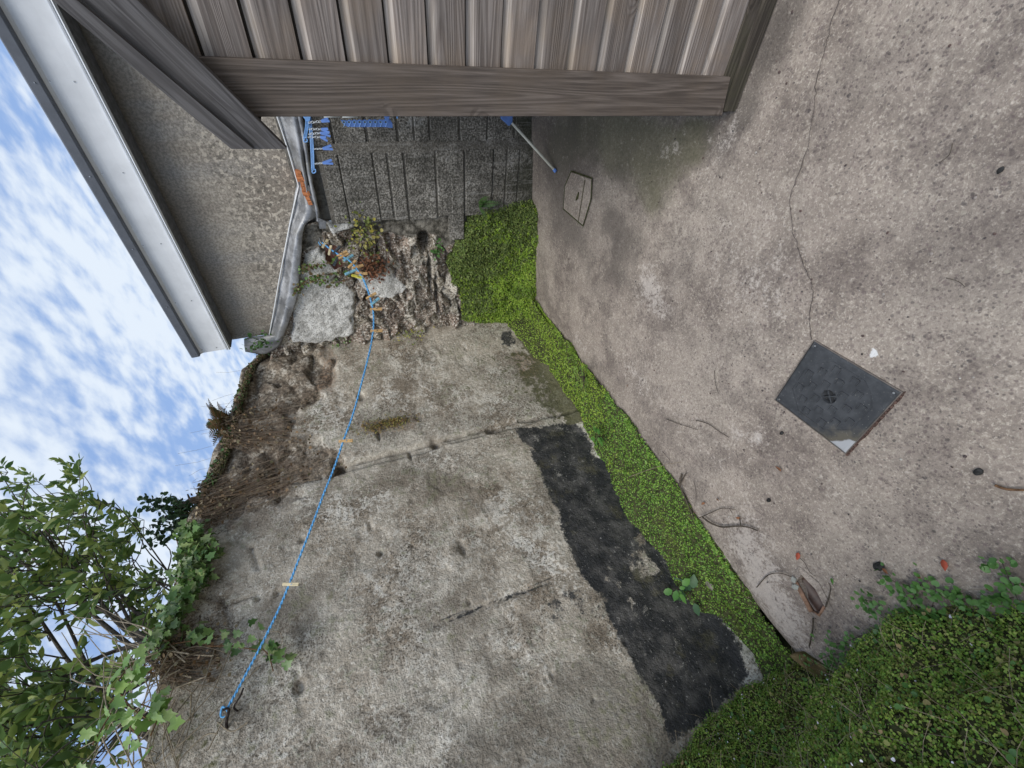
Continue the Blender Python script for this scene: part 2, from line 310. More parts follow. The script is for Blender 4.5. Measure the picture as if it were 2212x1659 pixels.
def m_render2():
    t=NT('weathered_render'); co=t.co; big=t.noise(2.4,5,.65); fine=t.noise(75,3,.65); sp=t.noise(36,2,.5,.1); zz=t.n.new('ShaderNodeSeparateXYZ'); t.put(zz.inputs[0],co)
    c=t.mix(t.mr(big,.35,.65),(.38,.335,.28),(.54,.485,.41)); st=t.noise(2.2,5,.6,.2,None,(3,3,.35)); c=t.mix(t.mr(st,.42,.7,0,.4),c,(.38,.38,.375))
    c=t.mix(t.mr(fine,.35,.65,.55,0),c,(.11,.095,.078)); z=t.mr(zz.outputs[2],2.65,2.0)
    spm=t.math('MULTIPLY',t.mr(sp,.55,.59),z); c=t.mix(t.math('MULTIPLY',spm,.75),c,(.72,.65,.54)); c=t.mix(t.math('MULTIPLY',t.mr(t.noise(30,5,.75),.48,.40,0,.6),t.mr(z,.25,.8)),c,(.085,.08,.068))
    dirt_and_shade=t.mr(t.math('MULTIPLY_ADD',t.math('SUBTRACT',big,.5),.35,zz.outputs[2]),2.42,2.60,0,.4); c=t.mix(dirt_and_shade,c,(.14,.15,.165))  # shade under the eaves, mixed into the render colour towards its top
    return t.bsdf(c,.95,t.bump(t.math('ADD',fine,t.math('MULTIPLY',sp,.5)),.4,.005),0,.2)
def m_floor():
    t=NT('worn_concrete'); fine=t.noise(60,6,.82); f2=t.noise(150,4,.75); med=t.noise(7,5,.65); big=t.noise(1.7,5,.6); wv=t.noise(40,2,.5,0,None,None,True)
    vec=t.n.new('ShaderNodeVectorMath'); vec.operation='MULTIPLY_ADD'; t.put(vec.inputs[0],wv); vec.inputs[1].default_value=(.012,.012,.012); t.put(vec.inputs[2],t.co)
    ag=t.attr('agg')
    c=t.mix(t.mr(big,.38,.62),(.235,.198,.170),(.35,.305,.262)); c=t.mix(t.mr(med,.42,.64),c,t.mix(.55,c,(.48,.41,.355))); m17=t.noise(15,7,.78); c=t.mix(t.mr(m17,.47,.38,0,.55),c,(.16,.13,.118)); c=t.mix(t.mr(m17,.54,.62,0,.45),c,(.54,.47,.39))
    c=t.mix(t.mr(fine,.54,.63,0,.65),c,(.58,.515,.44)); c=t.mix(t.mr(fine,.47,.39,0,.7),c,(.165,.14,.13)); c=t.mix(t.mr(f2,.42,.34,0,.6),c,(.11,.095,.09)); c=t.mix(t.mr(f2,.60,.68,0,.5),c,(.66,.62,.56))
    for scl,dr,thr in ((80,.30,.42),(46,.26,.74)):
        d=t.voro(scl,'F1',0,vec.outputs[0]); cc=t.voro(scl,'F1',1,vec.outputs[0]); sp=t.n.new('ShaderNodeSeparateColor'); t.put(sp.inputs[0],cc)
        pick=t.mr(t.math('MULTIPLY_ADD',ag,.38,sp.outputs[0]),thr+.24,thr+.32); peb=t.math('MULTIPLY',t.mr(d,dr+.08,dr-.04),pick)
        pc=t.ramp(sp.outputs[1],[(0,(.105,.085,.085)),(.25,(.20,.155,.15)),(.45,(.065,.06,.065)),(.6,(.27,.225,.20)),(.8,(.155,.12,.12)),(.93,(.45,.41,.34))],'CONSTANT'); c=t.mix(t.math('MULTIPLY',peb,.75),c,pc)
    s1=t.noise(75,5,.8); lo=t.noise(2.8,6,.7); l1=t.mr(lo,.42,.58); c=t.mix(t.math('MULTIPLY',l1,.30),c,(.47,.40,.34)); c=t.mix(t.mr(lo,.53,.36,0,.45),c,(.165,.135,.12)); c=t.mix(t.math('MULTIPLY',t.mr(s1,.56,.60),t.mr(l1,0,1,.25,.75)),c,(.64,.57,.49))
    gr=t.mr(t.math('MULTIPLY_ADD',t.math('SUBTRACT',med,.5),1.0,t.attr('green')),.25,.75); c=t.mix(t.math('MULTIPLY',gr,.72),c,t.mix(fine,(.055,.055,.035),(.245,.235,.15)))
    dk=t.mr(t.math('MULTIPLY_ADD',t.math('SUBTRACT',med,.5),.9,t.attr('dark')),.2,.95); c=t.mix(t.math('MULTIPLY',dk,.62),c,t.mix(f2,(.05,.045,.04),(.16,.14,.125)))
    pw=t.mr(t.math('MULTIPLY_ADD',t.math('SUBTRACT',m17,.5),3.0,t.math('MULTIPLY_ADD',t.math('SUBTRACT',fine,.5),1.5,t.attr('pale'))),.35,1.0); c=t.mix(t.math('MULTIPLY',pw,.6),c,(.66,.60,.55))
    wv2=t.mr(t.math('MULTIPLY_ADD',t.math('SUBTRACT',fine,.5),1.5,t.attr('wash')),.5,.7); c=t.mix(wv2,c,(.8,.8,.8))
    return t.bsdf(c,.9,t.bump(t.math('ADD',fine,t.math('ADD',f2,t.math('MULTIPLY',med,1.5))),.55,.006),0,.25)
def knots(t,off):
    sp=t.n.new('ShaderNodeSeparateXYZ'); t.put(sp.inputs[0],t.co); cb=t.n.new('ShaderNodeCombineXYZ'); t.put(cb.inputs[0],t.math('MULTIPLY_ADD',off,3.1,sp.outputs[0])); t.put(cb.inputs[1],sp.outputs[2])
    v=t.n.new('ShaderNodeTexVoronoi'); v.voronoi_dimensions='2D'; v.inputs['Scale'].default_value=6; t.put(v.inputs['Vector'],cb.outputs[0]); s2=t.n.new('ShaderNodeSeparateColor'); t.put(s2.inputs[0],v.outputs['Color'])
    on=t.math('GREATER_THAN',s2.outputs[0],.86); return t.math('MULTIPLY',t.mr(v.outputs['Distance'],.085,.045),on),t.math('MULTIPLY',t.mr(v.outputs['Distance'],.35,.05),on)
def m_wood(name,axis,dark,light,warm):
    t=NT(name); vec=t.co; off=t.attr('v'); cb=t.n.new('ShaderNodeCombineXYZ'); t.put(cb.inputs[0],t.math('MULTIPLY',off,13.7)); t.put(cb.inputs[1],t.math('MULTIPLY',off,5.1)); t.put(cb.inputs[2],t.math('MULTIPLY',off,7.9))
    va=t.n.new('ShaderNodeVectorMath'); va.operation='ADD'; t.put(va.inputs[0],vec); t.put(va.inputs[1],cb.outputs[0])
    # grain runs along `axis`
    s3={'X':(.55,9,13),'Z':(13,9,.55)}[axis]; v=t.mapp(va.outputs[0],s3); tint=t.math('FRACT',t.math('MULTIPLY',off,3.317)); kn=knots(t,off); big=t.math('MULTIPLY_ADD',kn[1],.10,t.noise(1.0,1,.4,.25,v))
    rings=t.math('SINE',t.math('MULTIPLY',big,110)); rg=t.mr(rings,-1.,.9,.25,1)
    s4={'X':(5,160,160),'Z':(160,160,5)}[axis]; fib=t.noise(1.0,3,.6,0,t.mapp(va.outputs[0],s4))
    blot=t.noise(6,4,.6,0,va.outputs[0])
    c=t.mix(rg,dark,light); c=t.mix(t.mr(fib,.35,.65,.55,0),c,tuple(x*.45 for x in dark)); c=t.mix(t.mr(blot,.4,.7,0,.55),c,warm)
    c=t.mix(t.math('MULTIPLY',kn[0],.7),c,(.06,.043,.035))
    hs=t.n.new('ShaderNodeHueSaturation'); t.put(hs.inputs['Value'],t.mr(tint,0,1,.8,1.3,False)); t.put(hs.inputs['Color'],c); c=hs.outputs[0]
    return t.bsdf(c,.85,t.bump(t.math('ADD',rg,fib),.35,.004),0,.2)
def m_lead():
    t=NT('lead_sheet'); n=t.noise(9,5,.65); f=t.noise(60,3); st=t.noise(4,4,.6,0,None,(1,1,.3)); c=t.mix(t.mr(n,.32,.7),(.20,.205,.215),(.47,.48,.50)); c=t.mix(t.mr(st,.5,.7,0,.5),c,(.30,.29,.24)); c=t.mix(t.mr(f,.62,.7,0,.5),c,(.7,.7,.68))
    return t.bsdf(c,t.mr(n,.3,.7,.38,.62),t.bump(n,.35,.01),.55,.5)
WALL=m_wall(); RUB=m_rubble(); BLK=m_block(); REND=m_render2(); FLR=m_floor(); LEAD=m_lead()
WX=m_wood('weathered_cladding','X',(.185,.155,.138),(.265,.232,.212),(.24,.185,.14))
WXL=m_wood('lighter_rebate_wood','X',(.33,.285,.25),(.47,.42,.38),(.38,.30,.22))  # lighter wood colour for the scooped upper part of each board
WXD=m_wood('dark_bargeboard','X',(.075,.070,.068),(.125,.118,.115),(.10,.088,.08))
WZ=m_wood('corner_board_wood','Z',(.105,.085,.072),(.175,.145,.125),(.135,.105,.08))
WD=m_plain('damp_dark_wood',(.035,.030,.026),.9)
FASC=m_plain('grey_coated_fascia',(.80,.815,.83),.42,0,.06,8,.5); CAPM=m_plain('dark_grey_trim',(.135,.145,.165),.5,0,.12,10); BEAD=m_plain('bright_drip_bead',(.78,.80,.82),.3,.15,.05,8,.5); SOFF=m_plain('soffit_grey',(.16,.17,.19),.7)
BRK=m_plain('orange_brick',(.55,.21,.09),.9,0,.4,60); MORT=m_plain('mortar',(.16,.15,.13),.95,0,.35,50)
BLUE=m_plain('blue_plastic',(.13,.26,.66),.38,0,.12,20,.5); LBLUE=m_plain('light_blue_plastic',(.22,.45,.85),.38,0,.1,20,.5); WHT=m_plain('white_plastic',(.72,.75,.73),.4,0,.06,20,.5); CLR=m_plain('clear_white_chain',(.75,.8,.85),.3,0,.05,20,.6)
CREAM=m_plain('cream_painted_tube',(.68,.67,.58),.4,0,.08,20,.5)
ROPE=m_plain('blue_rope',(.13,.42,.80),.7,0,.3,160); PEGW=m_plain('peg_wood',(.66,.43,.20),.7,0,.2,60); PEGP=m_plain('pale_peg_wood',(.74,.64,.42),.7,0,.15,60); PEGD=m_plain('dark_grey_peg',(.07,.085,.10),.6); PEGB=m_plain('pale_blue_peg',(.25,.52,.66),.45); PEGY=m_plain('yellow_peg',(.68,.62,.10),.5); STEEL=m_plain('peg_spring',(.45,.45,.45),.35,.9)
IRON=m_plain('rusty_iron',(.045,.035,.032),.8,.3,.5,60)
BPLA=None
def m_cover():
    t=NT('black_cover_plastic'); n=t.noise(25,5,.65); b=t.noise(6,4); c=t.mix(t.mr(n,.35,.7),(.042,.046,.052),(.07,.075,.083)); ds=t.attr('v')
    c=t.mix(t.mr(t.math('MULTIPLY_ADD',t.math('SUBTRACT',n,.5),.9,ds),.35,.8,0,.75),c,(.13,.115,.085)); c=t.mix(t.mr(t.math('MULTIPLY_ADD',t.math('SUBTRACT',n,.5),.5,ds),1.0,1.2,0,.85),c,(.45,.47,.50))
    c=t.mix(t.mr(t.noise(170,2),.68,.72,0,.6),c,(.4,.39,.36)); return t.bsdf(c,.55,t.bump(n,.1,.003),0,.4)
BPLA=m_cover()
SOIL=m_plain('damp_soil',(.055,.06,.025),.95,0,.5,40)
MOSSB=m_leaf('bright_creeping_leaves',[(.17,.30,.04),(.27,.43,.06),(.35,.51,.07),(.45,.57,.10)],.5,.25,(3,(.12,.22,.03),.52,.7))
MOSSM=m_leaf('olive_creeping_leaves',[(.10,.155,.045),(.16,.235,.065),(.22,.30,.08),(.31,.37,.11)],.5,.25,(4,(.07,.10,.025),.5,.7))
MOSSG=m_leaf('green_creeping_leaves',[(.10,.22,.04),(.17,.34,.06),(.25,.45,.075),(.36,.54,.10)],.5,.25,(5,(.22,.24,.06),.56,.75))
MOSSBED=m_leaf('mixed_bed_leaves',[(.14,.23,.045),(.23,.38,.06),(.33,.50,.085),(.46,.57,.13),(.33,.28,.14)],.5,.25,(5,(.12,.09,.04),.5,.66))
ROUNDL=m_leaf('round_lobed_leaves',[(.07,.17,.045),(.11,.25,.06),(.15,.30,.10)],.4,.25); PALEL=m_leaf('dying_leaves',[(.42,.36,.16),(.45,.30,.17),(.35,.38,.12),(.30,.2,.12)],.7,.2); DEADL=m_leaf('dead_leaves',[(.24,.09,.045),(.16,.065,.035),(.30,.14,.07),(.10,.05,.035)],.7,.1)
FLOW=m_plain('white_petals',(.82,.80,.86),.5,0,.03)
IVYL=m_leaf('ivy_leaves',[(.07,.15,.04),(.12,.23,.06),(.20,.32,.09),(.06,.11,.035),(.36,.46,.18)],.35,.25,None,.5); TREEL=m_leaf('shrub_leaves',[(.10,.18,.055),(.16,.25,.065),(.13,.22,.07),(.28,.36,.09),(.44,.50,.15)],.35,.42,None,.5)
HERBL=m_leaf('herb_leaves',[(.09,.24,.05),(.14,.32,.07)],.45,.3); FERNL=m_leaf('fern_fronds',[(.055,.14,.035),(.10,.2,.05)],.5,.3); BFERN=m_leaf('brown_fern',[(.17,.10,.05),(.25,.155,.08),(.12,.12,.045),(.09,.11,.04)],.7,.2)
YELL=m_leaf('yellowing_leaves',[(.48,.42,.08),(.26,.30,.08),(.14,.2,.06),(.55,.48,.15)],.5,.25)
BARK=m_plain('grey_bark',(.10,.085,.07),.9,0,.45,40); DRY=m_plain('dry_stem',(.30,.25,.18),.85,0,.35,60); ROOT=m_plain('brown_root',(.17,.095,.05),.9,0,.4,60); TWIG=m_plain('dark_twig',(.085,.07,.055),.9,0,.4,60)
CLAY=m_plain('salt_glazed_clay',(.085,.05,.038),.45,0,.35,30,.5); MSTONE=None
def m_ms():
    t=NT('mossy_brick'); n=t.noise(20,5); g=t.n.new('ShaderNodeNewGeometry'); c=t.mix(t.mr(n,.35,.65),(.10,.075,.035),(.22,.17,.085)); c=t.mix(t.mr(t.noise(7,4),.4,.6),c,(.075,.085,.022)); c=t.mix(t.mr(t.noise(90,3),.62,.7,0,.6),c,(.42,.38,.28)); return t.bsdf(c,.9,t.bump(n,.5,.01),0,.2)
MSTONE=m_ms()
# ============================================================ GROUND
mesh('ground',[(-300,-300,-.32),(300,-300,-.32),(300,300,-.32),(-300,300,-.32)],[(0,1,2,3)],m_plain('earth',(.10,.085,.05),.95,0,.3,4))['kind']='structure'
EDGE=[FL(*p) for p in ((1146,600),(1150,650),(1215,740),(1300,850),(1370,945),(1440,1040),(1520,1160),(1590,1270),(1640,1345),(1700,1420))]
EDGE=[EDGE[0]]+EDGE[1:]+[np.array([-2.36,-.3,0]),np.array([-2.3,-1.2,0])]
ey=np.array([e[1] for e in EDGE])[::-1]; ex_=np.array([e[0] for e in EDGE])[::-1]
def edge_x(y): return np.interp(y,ey,ex_)
HOLE=[FL(*p) for p in ((1722,1256),(1734,1240),(1764,1270),(1784,1308),(1772,1328),(1756,1320))]
def floor():
    nu,nv=240,300; yy=np.linspace(-1.2,3.75,nv); u=np.linspace(0,1,nu)
    U,Y=np.meshgrid(u,yy,indexing='ij'); j=.010*fbm(np.stack([Y*0,Y*9,Y*0],-1),1,3,3)
    X0=edge_x(Y)+j; X0=np.where(Y>3.1,np.minimum(X0,-2.2),X0); X=X0+(1.6-X0)*U**1.0
    P=np.stack([X,Y,X*0],-1); Z=zf(X,Y)+.006*fbm(P,1.3,3,5)-.05*np.exp(-((X-X0)/.05))*sstep(.5,.2,Y)
    Z+= -.012*np.exp(-((X-X0-.05)/.12)**2)
    A={k:np.zeros(X.shape) for k in('dark','green','pale','agg','wash')}
    def blob(k,px,py,r,v,ay=1):
        c=FL(px,py); d=((X-c[0])**2+((Y-c[1])*ay)**2)/r**2; A[k][:]=np.clip(A[k]+v*np.exp(-d),0,1.4)
    for a in ((1400,330,.22,.8),(1330,300,.2,.7),(1500,300,.12,.9),(1250,270,.3,.6),(1420,430,.15,.4),(1200,330,.25,.5)): blob('green',*a)
    for a in ((1180,300,.45,.7),(1240,380,.3,.55),(1220,480,.25,.5),(1350,460,.2,.35),(1560,290,.12,.8),(1650,130,.1,.9),(1700,30,.09,.9),(1610,240,.06,1.),(1330,560,.3,.35),(1280,620,.2,.35),(1450,640,.25,.25),(1690,850,.05,.8),(1730,940,.06,.5),(1850,1010,.1,.5),(1900,930,.08,.3),(1960,560,.2,.2),(1180,640,.1,.4),(2150,700,.3,.3),(2180,300,.3,.3),(2120,1250,.2,.35),(1700,1230,.08,.4),(1740,1360,.08,.4)): blob('dark',*a)
    for a in ((1400,600,.09,.7,1),(1415,650,.10,.7,.6),(1640,950,.06,.8,1),(1590,935,.05,.6,1),(1640,1230,.14,.7,.6),(1680,1330,.12,.9,.6),(1560,1010,.2,.35,1),(1480,900,.15,.35,1),(1620,520,.3,.28,1),(1450,330,.07,.5,1),(1640,640,.2,.3,1),(1800,1060,.15,.3,1),(1380,820,.12,.5,.5),(1250,740,.08,.6,.5),(1620,1150,.15,.5,1),(1560,300,.1,.5,1)): blob('pale',*a)
    for a in ((1888,764,.014,1.5,1),(1880,745,.008,1.2,1),(2135,747,.009,1.4,1),(1640,948,.012,.8,1),(1890,1150,.004,1,1),(1358,272,.007,1,1)): blob('wash',*a)
    mot=.55*np.exp(-((X+.9)**2+(Y-2.1)**2)/.55)*np.clip(.5+1.8*fbm(P,7,5,160),0,1); A['dark']+=mot
    A['agg']=np.clip(.35*sstep(1.6,.7,Y)+.65*sstep(.55,.15,np.hypot(X+1.0,Y-.6))*1.0+.35*sstep(.2,-.2,Y)+.25*fbm(P,1.5,3,9)+.3,0,1.1)
    A['dark']+=.6*sstep(.07,.0,(X-X0))*(Y<.35)
    Vg=np.stack([X,Y,Z],-1).reshape(-1,3); Fq=grid(nu,nv); c=Vg[Fq].mean(1); sd=sdpoly(c[:,0],c[:,1],HOLE); sd2=sdpoly(c[:,0],c[:,1],[FL(1760,735),FL(1950,850),FL(1830,975),FL(1678,863)]); Fq=Fq[(sd<-.004)&(sd2<.022)]
    # vertical slab edge along the moss strip
    e=np.arange(nv); low=Vg[e].copy(); low[:,2]=-.3; low[:,0]+=.02; b=len(Vg); V=np.vstack([Vg,low]); sk=np.stack([e[:-1],e[1:],b+e[1:],b+e[:-1]],-1); Fq=np.vstack([Fq,sk])
    at={k:np.concatenate([a.ravel(),a.ravel()[e]*0+(1 if k=='dark' else 0)]) for k,a in A.items()}
    o=mesh('concrete_floor',V,Fq,FLR,None,True,at); o['kind']='structure'
    # crack: thin dirt-filled groove
    P=[FL(*p) for p in ((1830,-30),(1806,30),(1790,95),(1768,170),(1762,230),(1745,330),(1712,420),(1715,490),(1735,560),(1752,600),(1760,640),(1752,680),(1757,733))]
    P=smooth_path(P,7); V=[];Fc=[]
    for i,p in enumerate(P):
        t=P[min(i+1,len(P)-1)]-P[max(i-1,0)]; n=norm(np.array([-t[1],t[0],0])); p=p+n*(rng.normal()*.0022); wd=.0007+.0012*rng.random(); V+=[p+n*wd+np.array([0,0,.0085]),p-n*wd+np.array([0,0,.0085])]
        if i: Fc.append((2*i-2,2*i-1,2*i+1,2*i))
    mesh('crack',V,Fc,m_plain('crack_dirt',(.11,.09,.08),.95,0,.4,90),o)
floor()
# ============================================================ LEFT WALL
TOPP=[LW(*p) for p in ((560,745),(545,775),(520,800),(512,850),(492,905),(465,960),(450,1020),(425,1080),(402,1140))]
ty=np.array([p[1] for p in TOPP])[::-1]; tz=np.array([p[2] for p in TOPP])[::-1]
def ztop(y): 
    return np.where(y<ty[0],tz[0]+.0*(ty[0]-y),np.interp(y,ty,tz))
def wpoly(pts): return [(LW(*p)[1],LW(*p)[2]) for p in pts]
def left_wall():
    nu,nv=400,270; y=np.linspace(-1.3,3.45,nu); v=np.linspace(0,1,nv)
    Yg,Vg=np.meshgrid(y,v,indexing='ij'); zt=ztop(Yg)+.03*fbm(np.stack([Yg*3,Yg*0,Yg*0],-1),1,3,2); Z=-.3+(zt+.3)*Vg
    Xb=xw(Yg); P=np.stack([Xb,Yg,Z],-1)
    m={}
    def pm(pts,soft=.05,nz=.05): 
        return sstep(-soft,soft,sdpoly(Yg,Z,wpoly(pts))+nz*fbm(P,9,4,21))
    m['tar']=1.15*sstep(-.07,.06,sdpoly(Yg,Z,wpoly([(1118,936),(1165,1020),(1193,1082),(1225,1170),(1263,1256),(1310,1330),(1345,1390),(1367,1439),(1400,1500),(1445,1600),(1500,1575),(1560,1530),(1605,1460),(1590,1400),(1510,1290),(1420,1170),(1340,1050),(1280,970),(1245,918)]))+.03*fbm(P,9,5,22)); m['tar']=m['tar']*(1-.55*sstep(.05,.5,fbm(P,4.5,5,180))); m['tar']=np.maximum(m['tar'],.6*pm([(1083,716),(1105,716),(1118,738),(1105,752),(1080,745)],.02,.03)); m['tar']=np.maximum(m['tar'],.46*pm([(1175,1300),(1230,1275),(1300,1290),(1320,1350),(1240,1350),(1180,1345)],.03,.06))
    for c0,c1 in (((928,1350),(1150,1275)),((935,1358),(1190,1262)),((1000,1332),(1190,1252))):
        a,b=LW(*c0),LW(*c1); exx,ezz=b[1]-a[1],b[2]-a[2]; tt=np.clip(((Yg-a[1])*exx+(Z-a[2])*ezz)/(exx*exx+ezz*ezz),0,1); m['tar']=np.maximum(m['tar'],.62*np.exp(-(np.hypot(Yg-a[1]-tt*exx,Z-a[2]-tt*ezz)/.008)**2))
    m['expo']=np.clip(pm([(300,700),(700,745),(705,800),(690,850),(640,905),(650,1010),(640,1075),(560,1110),(500,1150),(300,1180)],.06,.10)*(.75+.4*fbm(P,5,3,4))+.6*pm([(640,955),(740,960),(760,1020),(720,1040),(650,1045)],.04)+.45*pm([(680,780),(700,840),(730,850),(720,780)],.03),0,1)
    m['rust']=np.clip(.6*pm([(460,1090),(600,1010),(700,960),(780,960),(780,990),(650,1055),(520,1120)],.04,.05)+.9*pm([(690,740),(730,750),(725,850),(680,850)],.03)+.8*pm([(775,905),(905,900),(900,930),(790,940)],.02)+.8*pm([(1100,750),(1165,770),(1170,810),(1120,820)],.04)+.7*pm([(240,1440),(420,1400),(450,1440),(260,1500)],.05),0,1)
    base=sstep(.22,.0,Z-.02); m['algae']=np.clip(.35*base*(Yg>1.9)+.45*sstep(.5,.1,Z)*(Yg>1.9)+.30*pm([(950,760),(1120,760),(1200,880),(1020,900)],.1,.1)+.22*sstep(.14,.02,Z)+.25*fbm(P,2,3,31)+.35*sstep(2.2,2.9,Z)*(Yg<1.6),0,1)
    m['white']=np.clip(.9*sstep(.16,.04,Z)*(Yg<1.9)+.55*pm([(700,800),(760,860),(720,960),(690,1080),(760,1050),(850,1060),(870,1100),(700,1130),(655,1090),(660,900),(690,850)],.03,.04)+.45*pm([(720,780),(900,760),(1080,780),(1100,880),(930,890),(780,880)],.08,.06)+.5*pm([(1000,1080),(1100,1060),(1200,1180),(1270,1290),(1230,1300),(1120,1200)],.05,.08)+.3*fbm(P,2.5,3,33)+.1,0,1)
    m['dirt_and_shade']=np.clip(.8*pm([(1000,1560),(1150,1450),(1300,1400),(1420,1500),(1460,1620),(1300,1760),(900,1760)],.15,.1)+.5*pm([(380,1150),(520,1180),(640,1100),(660,1200),(560,1300),(440,1300)],.1,.1)+.45*pm([(960,1150),(1060,1180),(1080,1300),(980,1280)],.06,.08)+.4*pm([(960,770),(1130,760),(1200,860),(1050,880)],.06,.1)+.35*pm([(700,880),(1100,880),(1120,935),(740,1000)],.05,.08)+.5*pm([(380,1420),(560,1440),(640,1560),(560,1700),(300,1700)],.1,.1),0,1)
    d=.016*fbm(P,1.4,3,41)+.007*fbm(P,9,4,42)+.003*fbm(P,45,2,47)
    # stones showing where the render has gone
    seeds=[(a+rng.normal()*.10,b+rng.normal()*.05) for a in np.arange(-1.3,3.6,.26) for b in np.arange(1.2,3.2,.16)]
    f1,f2,ix=voro(Yg+.03*fbm(P,9,2,43),Z+.03*fbm(P,9,2,44),seeds); st=sstep(0,.06,f2-f1); rr=rng.random(len(seeds))[ix]
    e=m['expo']; d=d+e*(-.012+.014*(st-.6)+.035*(rr-.5)+.028*fbm(P,6,5,145)+np.clip(((rng.normal(size=len(seeds))*.4)[ix])*(Z-np.array([q[1] for q in seeds])[ix])+((rng.normal(size=len(seeds))*.3)[ix])*(Yg-np.array([q[0] for q in seeds])[ix]),-.03,.03)+.018*fbm(P,26,3,45)) 
    d+=.03*sstep(YK+.012,YK-.012,Yg+.03*fbm(P,6,3,46))
    def pit(px,py,ry,rz,dep):
        c=LW(px,py); q=((Yg-c[1])/ry)**2+((Z-c[2])/rz)**2; return -dep*np.exp(-(q*(1+.5*fbm(P,15,2,50)))**2)
    for a in ((732,1012,.055,.045,.16),(1063,928,.04,.05,.06),(940,960,.05,.03,.06),(886,985,.06,.012,.04),(818,940,.05,.012,.04),(905,900,.03,.03,.03),(822,1197,.018,.016,.05),(650,1485,.03,.03,.03),(560,1296,.015,.015,.04),(590,1022,.10,.03,.07),(780,855,.04,.03,.04),(600,1285,.02,.015,.03),(1000,1190,.05,.02,.025),(520,1300,.01,.10,.04),(655,1170,.02,.02,.03),(800,1140,.03,.01,.02)): d=d+pit(*a)
    for _ in range(60):
        cy=rng.uniform(-.3,3.0); cz=rng.uniform(.6,2.5); q=((Yg-cy)/rng.uniform(.009,.022))**2+((Z-cz)/rng.uniform(.008,.015))**2; d=d-rng.uniform(.006,.020)*np.exp(-(q*(1+.5*fbm(P,15,2,50)))**2)
    for _ in range(26):
        cy=rng.uniform(-.3,3.0); cz=rng.uniform(.7,2.4); r=rng.uniform(.05,.16); q=np.hypot(Yg-cy,(Z-cz)*1.3)/r+.7*fbm(P,9,4,170+_); d=d-rng.uniform(.003,.008)*sstep(1.,.93,q)
    for c0,c1,dp in (((750,1005),(1110,912),.04),((1122,910),(1235,893),.035),((645,1450),(655,1540),.010),((930,1350),(1190,1255),.006),((932,1358),(1190,1262),.006),((500,1180),(545,1185),.02),((545,1185),(560,1230),.02),((430,1290),(480,1300),.03),((480,1300),(505,1370),.03)):
        a,b=LW(*c0),LW(*c1); ex,ez=b[1]-a[1],b[2]-a[2]; tt=np.clip(((Yg-a[1])*ex+(Z-a[2])*ez)/(ex*ex+ez*ez),0,1); dd=np.hypot(Yg-a[1]-tt*ex,Z-a[2]-tt*ez)+.008*fbm(P,20,2,51); d=d-dp*np.exp(-(dd/.014)**2)
    d+= -.004*m['tar']+.03*sstep(.12,-.02,Z)
    d=d*1.0
    X=Xb+d; V=np.stack([X,Yg,Z],-1).reshape(-1,3); Fq=grid(nu,nv)
    # top and rear
    b=len(V); i=np.arange(nu); tf=V[i*nv+nv-1]; ex2=[]; rows=[i*nv+nv-1]
    for k,(dx,dz) in enumerate(((-.08,.035),(-.2,.05),(-.34,.045),(-.46,.0),(-.48,-3.2))):
        r=tf.copy(); r[:,0]+=dx; r[:,2]+=dz+(.03*fbm(r*8,1,3,60+k) if k<4 else 0); ex2.append(r); rows.append(b+k*nu+i)
    V=np.vstack([V]+ex2); q=[np.stack([rows[k][:-1],rows[k][1:],rows[k+1][1:],rows[k+1][:-1]],-1) for k in range(5)]
    Fq=np.vstack([Fq]+q); at={k:np.concatenate([a.ravel(),np.full(5*nu,.8 if k in('expo','algae') else 0)]) for k,a in m.items()}
    o=mesh('stone_wall',V,Fq[:,::-1],WALL,None,True,at)
    tag(o,'tall old stone wall with patchy grey render and a black tar band along its foot','wall')
left_wall()
